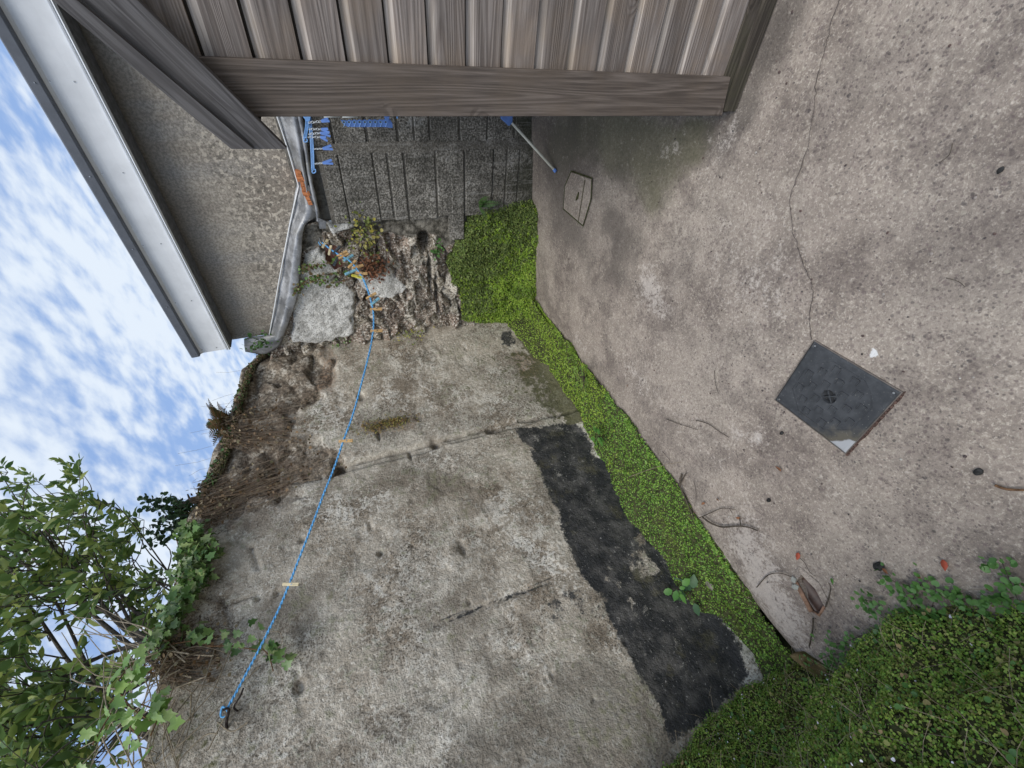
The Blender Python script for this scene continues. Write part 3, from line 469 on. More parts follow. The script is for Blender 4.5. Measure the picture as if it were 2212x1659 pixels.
# ============================================================ BACK WALLS
s_edge=bks(BK(900,470)); s_pier=bks(BK(900,320))
def block_wall():
    th=thing('block_wall','dark grey concrete block wall with deep joints behind the wooden shed','wall')
    b=MB(); rowsL=[-.05]+[float(BK(x,320)[2]) for x in (1120,1093,1063,1000,968,938,868,832,800,725,687)]; rowsR=[-.05]+[float(BK(x,260)[2]) for x in (1113,1053,993,927,892,857,787,712)]; rowsR+=[rowsR[-1]+.2]
    def blk(s0,s1,z0,z1,off,m=b):
        g=.006; c0=BP(s0+g,z0+g,off); q=[BP(s0+g,z0+g,off),BP(s1-g,z0+g,off),BP(s1-g,z1-g,off),BP(s0+g,z1-g,off)]; 
        bv=.006; q2=[BP(s0+g+bv,z0+g+bv,off+bv),BP(s1-g-bv,z0+g+bv,off+bv),BP(s1-g-bv,z1-g-bv,off+bv),BP(s0+g+bv,z1-g-bv,off+bv)]
        bk=[BP(s0+g,z0+g,-.1),BP(s1-g,z0+g,-.1),BP(s1-g,z1-g,-.1),BP(s0+g,z1-g,-.1)]
        m.add(q2+q+bk,[(0,1,2,3)]+[(k,4+k,4+(k+1)%4,(k+1)%4) for k in range(4)]+[(4+k,8+k,8+(k+1)%4,4+(k+1)%4) for k in range(4)])
    for i in range(len(rowsL)-1):
        z0,z1=rowsL[i],rowsL[i+1]; jit=lambda:rng.normal()*.003
        e=s_edge+(.20 if i==4 else jit()*3); blk(s_pier+.0,e,z0+jit(),z1+jit(),.03+jit())
        if i==4: blk(s_pier,s_edge+.18,z0+.12,z1-.0,.032)
    x=-1.7
    for i in range(len(rowsR)-1):
        s=s_pier-.03-(0 if i%2 else .2)
        z0,z1=rowsR[i],rowsR[i+1]; first=True; e=s_pier-.02
        while e>-1.9:
            L=.44 if not(first and i%2) else .22; blk(e-L,e,z0+rng.normal()*.003,z1+rng.normal()*.003,-.005+rng.normal()*.002); e-=L; first=False
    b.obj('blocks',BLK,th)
    mm=MB(); mm.prism([BP(-1.9,-.3,-.012),BP(s_pier,-.3,-.012),BP(s_pier,1.72,-.012),BP(-1.9,1.72,-.012)],-BN*.25,0,1.)
    mm.prism([BP(s_pier-.004,-.3,.0235),BP(s_edge-.01,-.3,.0235),BP(s_edge-.01,1.66,.0235),BP(s_pier-.004,1.66,.0235)],-BN*.29,0,1.); mm.obj('mortar',BLK,th,attr='v')
    for sgn in (0,): # render strip between the two faces
        q=MB(); P=[]; 
        for k in range(40):
            z=1.58*k/39; s=s_pier-.012+.006*math.sin(k*1.7); P.append((BP(s-.03-.008*rng.random(),z,.0),BP(s+.004,z,.032+.004*rng.random()),BP(s+.022+.01*rng.random(),z,.037)))
        V=[p for t in P for p in t]; Fc=[]
        for k in range(39): Fc+=[(3*k,3*k+1,3*k+4,3*k+3),(3*k+1,3*k+2,3*k+5,3*k+4)]
        q.add(V,Fc,0,.5); q.obj('mortar_fillet',BLK,th,True,attr='v')
block_wall()
def rubble_wall():
    s0=s_edge-.03; s1=bks(BK(900,740))+.45; nu,nv=170,260; s=np.linspace(s0,s1,nu); v=np.linspace(0,1,nv); S,Vv=np.meshgrid(s,v,indexing='ij')
    tp=[BK(*p) for p in ((690,470),(680,480),(655,520),(645,600),(625,700),(600,760),(590,800))]; ts=[bks(p) for p in tp]; tzz=[p[2]+.05 for p in tp]
    zt=np.interp(S,ts,tzz); Z=-.2+(zt+.2)*Vv; P=np.stack([S,S*0,Z],-1)
    def bp(pts): return [(bks(BK(*p)),BK(*p)[2]) for p in pts]
    def pm(pts,soft=.02,nz=.03): return sstep(-soft,soft,sdpoly(S,Z,bp(pts))+nz*fbm(P,12,4,70))
    pl=np.clip(pm([(640,620),(700,605),(745,610),(765,635),(768,720),(700,740),(630,740)])+pm([(655,545),(690,530),(702,560),(735,590),(700,610),(640,610)])+pm([(770,600),(810,598),(850,590),(878,625),(850,640),(800,640)],.012,.02)+pm([(705,480),(750,470),(770,490),(720,500)],.01)*.9,0,1)
    ce=np.clip(pm([(690,455),(1010,455),(1010,500),(950,508),(880,512),(800,500),(700,500)],.02,.03)+pm([(930,450),(1020,450),(1000,520),(950,540)],.02,.03)+pm([(620,500),(695,478),(700,530),(650,545)],.02,.02)*.8,0,1)*(1-.9*pl)
    br=pm([(703,528),(728,532),(742,575),(722,582),(705,560)],.008,.012)
    seeds=[(a+rng.normal()*.06,bb+rng.normal()*.035) for a in np.arange(s0-.1,s1+.1,.15) for bb in np.arange(-.2,2.5,.07)]
    f1,f2,ix=voro(S+.025*fbm(P,11,3,71),Z+.018*fbm(P,11,3,72),seeds); g=f2-f1; st=sstep(.0,.045,g); rr=rng.random(len(seeds)); ro=rng.random(len(seeds)); sa=np.array([q[0] for q in seeds])[ix]; sb=np.array([q[1] for q in seeds])[ix]; ga=(rng.normal(size=len(seeds))*.38)[ix]; gb=(rng.normal(size=len(seeds))*.45)[ix]; st=sstep(.0,.018,g)
    flat=np.clip(pl+ce+br,0,1)
    jm=sstep(-.25,.25,fbm(P,4,3,78)); st=1-(1-st)*np.clip(jm+.35,0,1); d=(1-flat)*(.035*(st-.5)+.055*(ro[ix]-.5)+np.clip(ga*(S-sa)+gb*(Z-sb),-.03,.03)+.014*fbm(P,12,4,73)+.010*fbm(P,34,3,74))+.008*fbm(P,25,3,74)+pl*.035+ce*.012
    def pit(px,py,a,b_,dep):
        c=BK(px,py); cs=bks(c); return -dep*np.exp(-(((S-cs)/a)**2+((Z-c[2])/b_)**2)**2)
    for a in ((918,524,.07,.055,.24),(930,590,.20,.018,.09),(945,640,.22,.016,.08),(870,520,.02,.06,.05),(770,500,.03,.04,.04),(948,680,.06,.04,.05),(760,690,.03,.012,.04),(690,760,.1,.2,.03)): d=d+pit(*a)
    d+= -.02
    q=B0[None,None]+BD*S[...,None]+BN*(d)[...,None]; q[...,2]=Z
    V=q.reshape(-1,3); Fq=grid(nu,nv); b=len(V); i=np.arange(nu); tf=V[i*nv+nv-1]+np.array(-BN*.35)
    V=np.vstack([V,tf]); Fq=np.vstack([Fq,np.stack([i[:-1]*nv+nv-1,i[1:]*nv+nv-1,b+i[1:],b+i[:-1]],-1)])
    z5=np.zeros(nu); at={k:np.concatenate([a.ravel(),z5]) for k,a in dict(plaster=pl,cement=ce,brick=br,joint=(1-st)*(1-flat),cid=rr[ix]).items()}
    o=mesh('rubble_wall',V,Fq,RUB,None,True,at); tag(o,'crumbling rubble stone wall in the corner between block wall and tall wall','wall')
rubble_wall()
# ============================================================ BUILDING ABOVE THE BACK WALL
def building():
    th=thing('outbuilding','flat roofed building with mottled brown rendered wall and pale grey eaves','building')
    sL=bks(BK(540,728,-.03)); O=-.03; zs=float(BK(501,728,O)[2])
    poly=[BP(sL,zs+.02,O),BP(sL,BK(580,725,O)[2]-.25,O),BP(bks(BK(645,400,O)),BK(645,400,O)[2]-.25,O),BP(-3.2,1.55,O),BP(-3.2,zs+.02,O)]
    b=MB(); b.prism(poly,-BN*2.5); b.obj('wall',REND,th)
    # eaves: profile in (out,z) swept along the wall
    sE=bks(BK(492,755,.12)); prof=[(-.03,zs),(.095,zs),(.10,zs+.008),(.118,zs+.002),(.128,zs+.010),(.126,zs+.015),(.118,zs+.018),(.126,zs+.022),(.127,zs+.028),(.113,zs+.032),(.113,zs+.036)]
    fas=[(.113,zs+.036),(.111,zs+.09),(.111,zs+.15),(.113,zs+.19),(.125,zs+.205)]
    cap=[(.125,zs+.205),(.150,zs+.207),(.154,zs+.213),(.156,zs+.255),(.15,zs+.262),(-.3,zs+.27)]
    for nm,pr,mt in (('soffit',prof[:3],SOFF),('drip_bead',prof[2:],BEAD),('fascia',fas,FASC),('roof_trim',cap,CAPM)):
        V=[];Fc=[]
        for s in (sE,-3.2): V+=[BP(s,z,o) for o,z in pr]
        n=len(pr)
        for k in range(n-1): Fc.append((k,k+1,n+k+1,n+k))
        o=mesh(nm,V,Fc,mt,th,nm=='fascia' and False)
    e=MB(); e.add([BP(sE-.001,z,o) for o,z in (prof+fas[1:]+cap[1:]+[(-.3,zs)])],[tuple(range(len(prof)+len(fas)+len(cap)-1))]); e.obj('end_cap',FASC,th)
    r=MB(); r.prism([BP(sE,zs+.02,-.1),BP(sE,zs+.262,-.1),BP(-3.2,zs+.262,-.1),BP(-3.2,zs+.02,-.1)],-BN*2.6); r.obj('roof',CAPM,th)
    sc_=MB()
    for px in (430,560): pass
    for s in np.arange(sE-.03,-2.5,-.42):
        for dz in (.09,.185): 
            c=BP(s,zs+dz,.112); sc_=MB(); sc_.tube([c,c+BN*.003],.0035,8); sc_.obj('rivet',STEEL,th)
        c=BP(s,zs+.23,.156); sc_=MB(); sc_.tube([c,c+BN*.003],.003,8); sc_.obj('rivet',STEEL,th)
    # lead work between render and wall heads
    def sheet(name,E1,o1,E2,o2,nc,wav,seed,mat=LEAD,th_=.003,prof=None):
        A=smooth_path([BK(*p,o1) for p in E1],6); Bq=smooth_path([BK(*p,o2) for p in E2],6); n=min(len(A),len(Bq))
        ia=np.linspace(0,len(A)-1,90); A=np.array(A);Bq=np.array(Bq)
        def rs(Q):
            i=np.linspace(0,len(Q)-1,90); f=np.floor(i).astype(int); f=np.minimum(f,len(Q)-2); t=(i-f)[:,None]; return Q[f]*(1-t)+Q[f+1]*t
        A=rs(A);Bq=rs(Bq); t=np.linspace(0,1,nc); G=A[:,None]*(1-t[None,:,None])+Bq[:,None]*t[None,:,None]
        bulge=(prof(t) if prof else np.sin(t*math.pi)*.02); G=G+BN*bulge[None,:,None]
        G=G+BN*(wav*fbm(G*1.0,9,3,seed)[...,None])+np.array([0,0,1])*(wav*.6*fbm(G,7,2,seed+5)[...,None])
        o=mesh(name,G.reshape(-1,3),grid(90,nc),mat,th,True); m=o.modifiers.new('thick','SOLIDIFY'); m.thickness=th_; return o
    sheet('lead_flashing',[(590,200),(600,255),(622,322),(645,402)],-.015,[(640,200),(650,257),(658,330),(668,415)],.04,12,.006,80,prof=lambda t:.03*np.sin(t*3.1)-.02*np.sin(t*6.3))
    sheet('lead_apron',[(643,395),(632,450),(620,510),(606,600),(592,670),(578,735)],-.015,[(668,400),(684,462),(657,490),(651,560),(640,650),(612,728)],.05,16,.012,90,prof=lambda t:.035*np.sin(t*3.1)-.025*np.sin(t*6.3)*(t<.5))
    sheet('lead_tail',[(578,722),(560,725),(540,728),(527,732)],-.01,[(613,722),(604,746),(575,764),(530,760)],.03,10,.010,97)
    # rolled nose of the capping on the block wall
    P=smooth_path([BK(*p,.05) for p in ((630,180),(648,255),(660,320),(672,395),(684,450),(688,478))],6); t=MB(); t.tube(P,[.014+.002*math.sin(i*1.3) for i in range(len(P))],10); t.obj('capping_roll',LEAD,th,True)
    t=MB(); t.prism([BK(686,470,.07),BK(705,478,.07),BK(704,494,.07),BK(690,494,.07)],-BN*.004); t.obj('lead_tab',LEAD,th)
    # edge strip along the render
    P=[BK(*p,-.005) for p in ((585,200),(600,256),(622,322),(645,402),(625,490),(604,600),(590,680),(581,728))]; t=MB(); t.tube(P,.005,6); t.obj('render_stop_bead',FASC,th)
    bb=MB()
    A0=BK(640,368,.035); A1=BK(668,440,.035); d=A1-A0; L=np.linalg.norm(d); d/=L
    for k in range(7):
        c=A0+d*(L*(k+.5)/7)+np.array([0,0,-.008+.002*(k%2)]); bb.obox(c,d*L/7*.46,BN*.03,np.array([0,0,.016+.006*math.sin(k*2)]))
    bb.obj('bricks',BRK,th)
    f=MB(); f.prism([BP(s_edge-.02,1.64,-.02),BP(s_edge-.02,1.83,-.02),BP(-1.9,1.90,-.02),BP(-1.9,1.64,-.02)],-BN*.2); f.obj('wall_head',MORT,th)
building()
# ============================================================ SHED
def shed():
    th=thing('wooden_shed','weathered grey wooden shed with shiplap boards and sloping bargeboard','shed')
    y0=SY+.022; xi=-.172
    za=lambda x:1.800+.765*(x+.37)
    b=MB(); rows=[.112+.1175*i for i in range(22)]
    prof=[(0,.0),(0,.078),(.001,.082),(.0035,.087),(.007,.092),(.0105,.098),(.013,.104),(.014,.110),(.0145,.119)]
    for i,z in enumerate(rows):
        xs=max(xi-.01,(z+.06-1.80)/.765-.37); 
        if xs>1.5: break
        k=rng.random()*9; segs=14; V=[];Fc=[]; n=len(prof)
        for j in range(segs+1):
            x=xs+(1.6-xs)*j/segs
            V.append((x,y0+.0145,z)); V+=[(x,y0+o,z+h) for o,h in prof]
        n+=1
        for j in range(segs):
            for q in range(n-1): Fc.append((j*n+q,(j+1)*n+q,(j+1)*n+q+1,j*n+q+1))
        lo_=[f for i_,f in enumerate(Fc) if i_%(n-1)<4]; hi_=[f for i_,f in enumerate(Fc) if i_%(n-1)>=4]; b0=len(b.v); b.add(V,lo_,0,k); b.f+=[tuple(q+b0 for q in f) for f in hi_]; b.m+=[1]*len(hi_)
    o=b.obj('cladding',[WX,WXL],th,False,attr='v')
    # fix v attr offset; boards keep their own grain
    c=MB(); c.prism([(-.302,SY-.0,.068),(-.172,SY-.0,.095),(-.172,SY,1.93),(-.302,SY,1.83)],(0,.022,0),0,2.3); bevel(c.obj('corner_board',WZ,th,attr='v'),.0015,1)
    c=MB(); c.box(-.300,-.28,SY+.0225,SY+.12,.07,1.82,0,4.1); c.obj('corner_return',WZ,th,attr='v')
    # body behind
    c=MB(); c.prism([(-.278,y0+.014,.06),(1.6,y0+.014,.06),(1.6,y0+.014,3.2),(-.278,y0+.014,1.84)],(0,1.25,0)); c.obj('body',WD,th)
    # bargeboard: lower board and proud upper strip
    def bp(px,py,off): return SH(px,py,off)
    o1=.055; pts=[bp(545,322,o1),bp(620,322,o1)]; r0=bp(163,0,o1); r1=bp(297,0,o1)
    def ext(a,b_,x): t=(x-a[0])/(b_[0]-a[0]); return a+(b_-a)*t
    xe=1.3; q=[pts[0],pts[1],ext(pts[1],r1,xe),ext(pts[0],r0,xe)]
    c=MB(); 
    N=24
    def slab(q,th_,vv,mb):
        A=[q[1]+(q[2]-q[1])*k/N for k in range(N+1)]; B_=[q[0]+(q[3]-q[0])*k/N for k in range(N+1)]
        V=[];Fc=[]
        for a,b_ in zip(A,B_): V+=[a,b_,b_+np.array([0,th_,0]),a+np.array([0,th_,0])]
        for k in range(N):
            for e in range(4): Fc.append((4*k+e,4*k+(e+1)%4,4*k+4+(e+1)%4,4*k+4+e))
        Fc+=[(0,1,2,3),(4*N,4*N+1,4*N+2,4*N+3)]; mb.add(V,Fc,0,vv)
    # bargeboards are built flat then tilted so that the grain follows the slope
    slab(q,.032,1.7,c); bb=c.obj('bargeboard',WBAR,th,attr='v')
    o2=.072; p0=bp(500,322,o2); p1=bp(547,322,o2); s0_=bp(113,0,o2); s1_=bp(166,0,o2)
    c=MB(); slab([p0,p1,ext(p1,s1_,xe),ext(p0,s0_,xe)],.05,5.2,c); c.obj('bargeboard_strip',WBAR,th,attr='v')
    # soffit of the verge and roof sheet hidden behind the bargeboard
    c=MB(); c.prism([(-.362,SY-.02,1.80),(-.362,SY-.02,1.835),(xe,SY-.02,3.11),(xe,SY-.02,3.075)],(0,1.35,0)); c.obj('roof',WD,th)
    c=MB(); c.box(-.292,1.6,y0-.010,y0+.10,.035,.1115,0,.3,.0); c.obj('skirting_board',WBASE,th,attr='v')
    c=MB(); c.box(-.285,1.6,y0-.028,y0-.0105,.012,.066,0,3.3); c.obj('lower_skirting_board',WBASE,th,attr='v')
    c=MB(); c.box(-.27,1.6,y0+.0,y0+.9,.0,.034); c.obj('bearer',WD,th)
def m_bar():
    t=NT('dark_bargeboard_wood'); v=t.mapp(t.co,(1,1,1),(0,0,0),(0,R(37),0)); off=t.attr('v')
    big=t.noise(1.0,3,.5,.5,t.mapp(v,(1.2,16,16))); rg=t.mr(t.math('SINE',t.math('MULTIPLY',big,60)),-.9,.7); fib=t.noise(1,3,.6,0,t.mapp(v,(5,170,170)))
    c=t.mix(rg,(.10,.094,.095),(.155,.148,.149)); c=t.mix(t.mr(fib,.35,.65,.5,0),c,(.045,.042,.042)); c=t.mix(t.mr(t.noise(5,4),.45,.7,0,.5),c,(.13,.12,.115))
    return t.bsdf(c,.8,t.bump(t.math('ADD',rg,fib),.3,.003),0,.25)
WBAR=m_bar(); WBASE=m_wood('damp_skirting_wood','X',(.045,.038,.032),(.085,.072,.06),(.06,.06,.035))
shed()
# ============================================================ INSPECTION COVER
def cover():
    th=thing('inspection_cover','square black plastic inspection cover set in the concrete with a round centre recess','drain cover')
    x0,x1,y0,y1=-1.208,-.888,.388,.716
    cs=[FL(1760,735),FL(1950,850),FL(1830,975),FL(1678,863)]
    cx=np.mean([c[0] for c in cs]); cy=np.mean([c[1] for c in cs]); hx=.158; hy=.163; rot=R(2)
    ang=math.atan2(*(cs[0]-cs[3])[:2][::-1]); 
    U=norm(((cs[0]-cs[3])+(cs[1]-cs[2]))); Vv=norm((cs[0]-cs[1])+(cs[3]-cs[2])); Cc=np.array([cx,cy,0])
    def L(u,v,z=0): return Cc+U*u+Vv*v+np.array([0,0,z])
    n=80; uu=np.linspace(-hx,hx,n); vv=np.linspace(-hy,hy,n); A,B_=np.meshgrid(uu,vv,indexing='ij')
    r=np.hypot(A-.0,B_); Z=np.full(A.shape,.012)
    # rim groove, dished centre and screw pockets
    m=np.minimum(hx-abs(A),hy-abs(B_)); Z-= .004*sstep(.006,.0,m); Z-=.022*sstep(.0255,.0235,r)
    for su,sv in ((1,1),(1,-1),(-1,1)): Z-=.006*sstep(.007,.005,np.hypot(A-su*(hx-.014),B_-sv*(hy-.014)))
    inner=(m>.035)&(r>.036)
    d1=np.abs(((A+B_)/.052+.5)%1-.5); d2=np.abs(((A-B_)/.052+.5)%1-.5); 
    ln=np.maximum((d1<.22)&(d2>.18)&(d2<.5),False)
    Gc=Cc[None,None]+U*A[...,None]+Vv*B_[...,None]; Gc[...,2]=Z
    dirt_and_shade=np.clip(sstep(.05,.28,(-A+ -B_)*1.0)*.75,0,1)+.9*sstep(.215,.30,-A-B_+.03*fbm(Gc*1.,20,4,140))
    o=mesh('lid',Gc.reshape(-1,3),grid(n,n),BPLA,th,True,{'v':dirt_and_shade})
    o.data.polygons.foreach_set('use_smooth',np.zeros(len(o.data.polygons),bool))
    # raised tread: hexagonal outline and little tread cubes
    t=MB()
    def bar(a,b_,w_=.0015,h=.004):
        a=np.array(a);b_=np.array(b_); d=b_-a; l=np.hypot(*d); d=d/l; nrm=np.array([-d[1],d[0]])*w_
        q=[a-nrm,b_-nrm,b_+nrm,a+nrm]; dv=float(np.clip(sstep(.05,.28,-(a[0]+a[1]))*.75,0,1))
        t.add([L(*p,.0115) for p in q]+[L(*p,.012+h) for p in q],[(4,5,6,7),(0,1,5,4),(1,2,6,5),(2,3,7,6),(3,0,4,7)],0,dv)
    for i in range(-3,4):
        for j in range(-3,4):
            a=i*.036; c=j*.036+(0 if i%2 else .0); 
            if (i+j)%2: continue
            if math.hypot(a,c)<.036 or abs(a)>.115 or abs(c)>.115 or abs(a)+abs(c)>.17: continue
            s=.0125; bar((a-s,c-s),(a+s,c-s)); bar((a+s,c-s),(a+s,c+s)); 
            if (i*3+j)%4!=1: bar((a-s,c+s),(a+s,c+s))
    H8=[(-.13,-.06),(-.13,.06),(-.105,.085),(-.06,.13),(.06,.13),(.105,.09),(.13,.06),(.13,-.06),(.1,-.1),(.06,-.13),(-.06,-.13)]
    for k in range(len(H8)): bar(H8[k],H8[(k+1)%len(H8)],.0013,.0018)
    t.obj('tread_pattern',BPLA,o,attr='v')
    # cross bars in the recess
    g=MB()
    for a in (0,math.pi/2):
        dr=np.array([math.cos(a+.78),math.sin(a+.78)]); p=dr*.0245; nn=np.array([-dr[1],dr[0]])*.002; q=[-p-nn,p-nn,p+nn,-p+nn]
        g.add([L(*x,-.009) for x in q]+[L(*x,.009-.001*(a>0)) for x in q],[(4,5,6,7),(0,1,5,4),(1,2,6,5),(2,3,7,6),(3,0,4,7)])
    g.obj('lifting_bar',BPLA,o)
    for su,sv in ((1,1),(1,-1),(-1,1)): sr=MB(); c=L(su*(hx-.014),sv*(hy-.014),.006); sr.tube([c,c+np.array([0,0,.003])],.004,8); sr.obj('screw',STEEL,o)
    # frame around the lid
    f=MB(); w1=.004
    for (a0,a1,b0,b1) in ((-hx-w1,hx+w1,-hy-w1,-hy-.001),(-hx-w1,hx+w1,hy+.001,hy+w1),(-hx-w1,-hx-.001,-hy-.001,hy+.001),(hx+.001,hx+w1,-hy-.001,hy+.001)):
        q=[(a0,b0),(a1,b0),(a1,b1),(a0,b1)]; f.add([L(*p,-.02) for p in q]+[L(*p,.0095) for p in q],[(4,5,6,7),(0,1,5,4),(1,2,6,5),(2,3,7,6),(3,0,4,7)])
    f.obj('frame',m_plain('frame_grey',(.16,.14,.125),.8),th)
    # broken brown mortar along the near right side
    q=MB()
    for k in range(26):
        u=-hx+2*hx*k/25; wd=.002+.006*rng.random(); q.obox(L(u,-hy-.006-wd*.3,.004),U*.008,Vv*wd*.5,np.array([0,0,.005]))
    for k in range(0): pass
    q.obj('mortar_bed',m_plain('brown_mortar',(.11,.07,.058),.95,0,.5,90),th)
cover()
def old_cover():
    th=thing('stone_drain_cover','small worn concrete drain cover sunk in the floor beside the block wall','drain cover')
    pts=[(1218,452),(1222,400),(1236,368),(1282,384),(1280,430),(1262,490)]
    P=[FL(*p) for p in pts]; c=np.mean(P,0)
    b=MB(); inn=[c+(p-c)*.93 for p in P]; b.prism([p+np.array([0,0,.0]) for p in inn],(0,0,.012)); bevel(b.obj('slab',FLR,th),.003,2)
    g=MB(); n=len(P)
    for k in range(n):
        a,b_=c+(P[k]-c)*1.0,c+(P[(k+1)%n]-c)*1.0; a2,b2=c+(P[k]-c)*.94,c+(P[(k+1)%n]-c)*.94; z=np.array([0,0,.0085]); g.add([a+z,b_+z,b2+z,a2+z],[(0,1,2,3)])
    g.obj('joint',SOIL,th)
    h=MB(); q=FL(1252,424); h.tube([q+np.array([-.03,.01,.0165]),q+np.array([-.01,0,.0175]),q+np.array([.03,-.005,.0165])],[.003,.009,.004],7); h.obj('lifting_slot',SOIL,th)
    fl=MB(); a=FL(1268,388); b_=FL(1252,486); fl.tube([a+np.array([0,0,.016]),b_+np.array([0,0,.016])],.002,5); fl.obj('scored_line',SOIL,th)
OLDC=m_plain('old_pink_concrete',(.36,.28,.24),.95,0,.35,55)
old_cover()
def drain():
    th=thing('clay_drain_channel','broken brown clay channel set into the concrete near the leafy bank','drain')
    P=[p for p in HOLE]; n=len(P); c=np.mean(P,0); ax=norm((P[4]-P[0])+(P[3]-P[1])); sd=np.array([-ax[1],ax[0],0])
    # collar of mortar fitting the ragged slab opening
    b=MB()
    for k in range(n):
        a,b_=P[k],P[(k+1)%n]; oa=c+(a-c)*1.0+norm(a-c)*.035; ob=c+(b_-c)*1.0+norm(b_-c)*.035
        b.add([a+np.array([0,0,.010]),b_+np.array([0,0,.010]),ob+np.array([0,0,.002]),oa+np.array([0,0,.002])],[(0,1,2,3)])
        b.add([a+np.array([0,0,.010]),b_+np.array([0,0,.010]),b_+np.array([0,0,-.03]),a+np.array([0,0,-.03])],[(0,1,2,3)])
    o=b.obj('mortar_collar',FLR,th)
    # channel
    V=[];m=12;Lh=.5*np.linalg.norm(P[4]-P[0])+.01; w_=.055; Fc=[]
    for i,t in enumerate(np.linspace(-1,1,8)):
        for j in range(m): an=math.pi*j/(m-1); V.append(c+ax*t*Lh+sd*w_*math.cos(an)+np.array([0,0,-.005-.05*math.sin(an)]))
    Fc=[tuple(x) for x in grid(8,m)]; k=MB(); k.add(V,Fc); o=k.obj('channel',CLAY,th,True); s=o.modifiers.new('thick','SOLIDIFY'); s.thickness=.009
    k=MB(); e=c-ax*.0; k.add([P[5]+np.array([0,0,.010]),P[0]+np.array([0,0,.010]),P[0]+sd*-.012+np.array([0,0,.012]),P[5]+sd*-.012+np.array([0,0,.012])],[(0,1,2,3)]); 
    k.tube([P[0]+np.array([0,0,.004]),P[5]+np.array([0,0,.004])],.006,8); k.tube([P[5],P[4]+np.array([0,0,.006]),P[3]+np.array([0,0,.008])],.006,8); k.obj('rim',m_plain('clay_edge',(.25,.15,.10),.7,0,.3,50),th,True)
    for j in range(4):
        q=P[0]+np.array([-.01+.012*rng.normal(),.01*rng.normal(),.014]); d=rdir(1)[0]; k=MB(); k.obox(q,np.array([.010,.004,0]),np.array([-.003,.008,.002]),np.array([0,0,.003])); tag(k.obj('mortar_chip',m_plain('grey_chip',(.35,.36,.33),.9),None),'grey mortar crumb at the far end of the broken clay channel','rubble','mortar crumbs by the clay channel')
drain()
# ============================================================ CLOTHES LINE
ra=np.array([-2.60,.80,2.64]); rb=BK(696,524,.06); rdv=rb-ra; rn=norm(np.array([rdv[1],-rdv[0],0.]))
def RP(x,y): return hit((x,y),ra,rn)
RPT=[(490,1533),(556,1410),(605,1310),(643,1215),(676,1130),(700,1065),(722,1010),(742,952),(764,890),(783,820),(797,765),(803,735),(807,705),(806,672),(800,645),(790,615),(778,592),(757,565),(735,552),(716,540),(696,524)]
rope_path=smooth_path([RP(*p) for p in RPT],8)
def clothes_line():
    th=thing('clothes_line','twisted blue clothes line slung from an iron hook across the tall wall to the corner','clothes line')
    P=rope_path; 
    # dense resample
    Q=[]; 
    for a,b_ in zip(P[:-1],P[1:]):
        L=np.linalg.norm(b_-a); n=max(1,int(L/.006)); Q+=[a+(b_-a)*k/n for k in range(n)]
    Q.append(P[-1]); b=MB()
    for ph in (0,math.pi):
        S=[]
        for i,q in enumerate(Q):
            t=norm(Q[min(i+1,len(Q)-1)]-Q[max(i-1,0)]); x=norm(np.cross(t,[0,0,1.])); y=np.cross(x,t); an=i*.9+ph; S.append(q+.0032*(math.cos(an)*x+math.sin(an)*y))
        b.tube(S,.0038,5,0,0.,False)
    b.obj('rope',ROPE,th,True)
    k=MB(); e=RP(490,1533); k.tube(smooth_path([e,e+np.array([.0,.02,.02]),e+np.array([-.03,-.01,.035]),e+np.array([-.02,-.02,-.0]),e],4),.0045,5); k.obj('knot',ROPE,th,True); k=MB(); k.tube([RP(696,524),RP(690,519),RP(688,524),RP(693,530)],.0035,5); k.obj('knot',ROPE,th,True)
    k=MB(); q=RP(808,730); k.tube(smooth_path([RP(806,725),RP(800,745),RP(796,752)],4),.003,5); k.obj('pale_cord',DRY,th)
    k=MB(); k.tube(smooth_path([RP(566,1392),RP(576,1368),RP(603,1365),RP(610,1385),RP(600,1400)],5),.0016,4); k.obj('loose_string',DRY,th)
    ek=thing('wall_hook','dark bent iron hook driven into the tall wall holding the blue line','hook')
    h=MB(); b0=LW(488,1558,-.03); e=RP(490,1533); h.tube(smooth_path([LW(492,1590,-.02),LW(489,1562,.05),e+np.array([.012,-.004,-.012]),e+np.array([.016,.0,.012])],5),[.0065]*10+[.0055]*6,8); h.obj('shank',IRON,ek,True)
    h=MB(); h.tube(smooth_path([e+np.array([-.05,-.01,-.03]),e+np.array([0,.0,-.03]),e+np.array([.015,.03,-.06]),e+np.array([.02,.06,-.075])],4),.0045,6); h.obj('prong',IRON,ek,True)
    ek=thing('rope_hook','short grey iron hook under the lead apron holding the far end of the line','hook')
    h=MB(); e=RP(696,524); h.tube(smooth_path([e+np.array([0,.10,-.0]),e+np.array([.02,.04,.012]),e+np.array([.0,-.004,.008]),e+np.array([-.012,.0,-.012])],4),.005,6); h.obj('hook',m_plain('grey_iron',(.3,.31,.31),.6,.4),ek,True)
clothes_line()
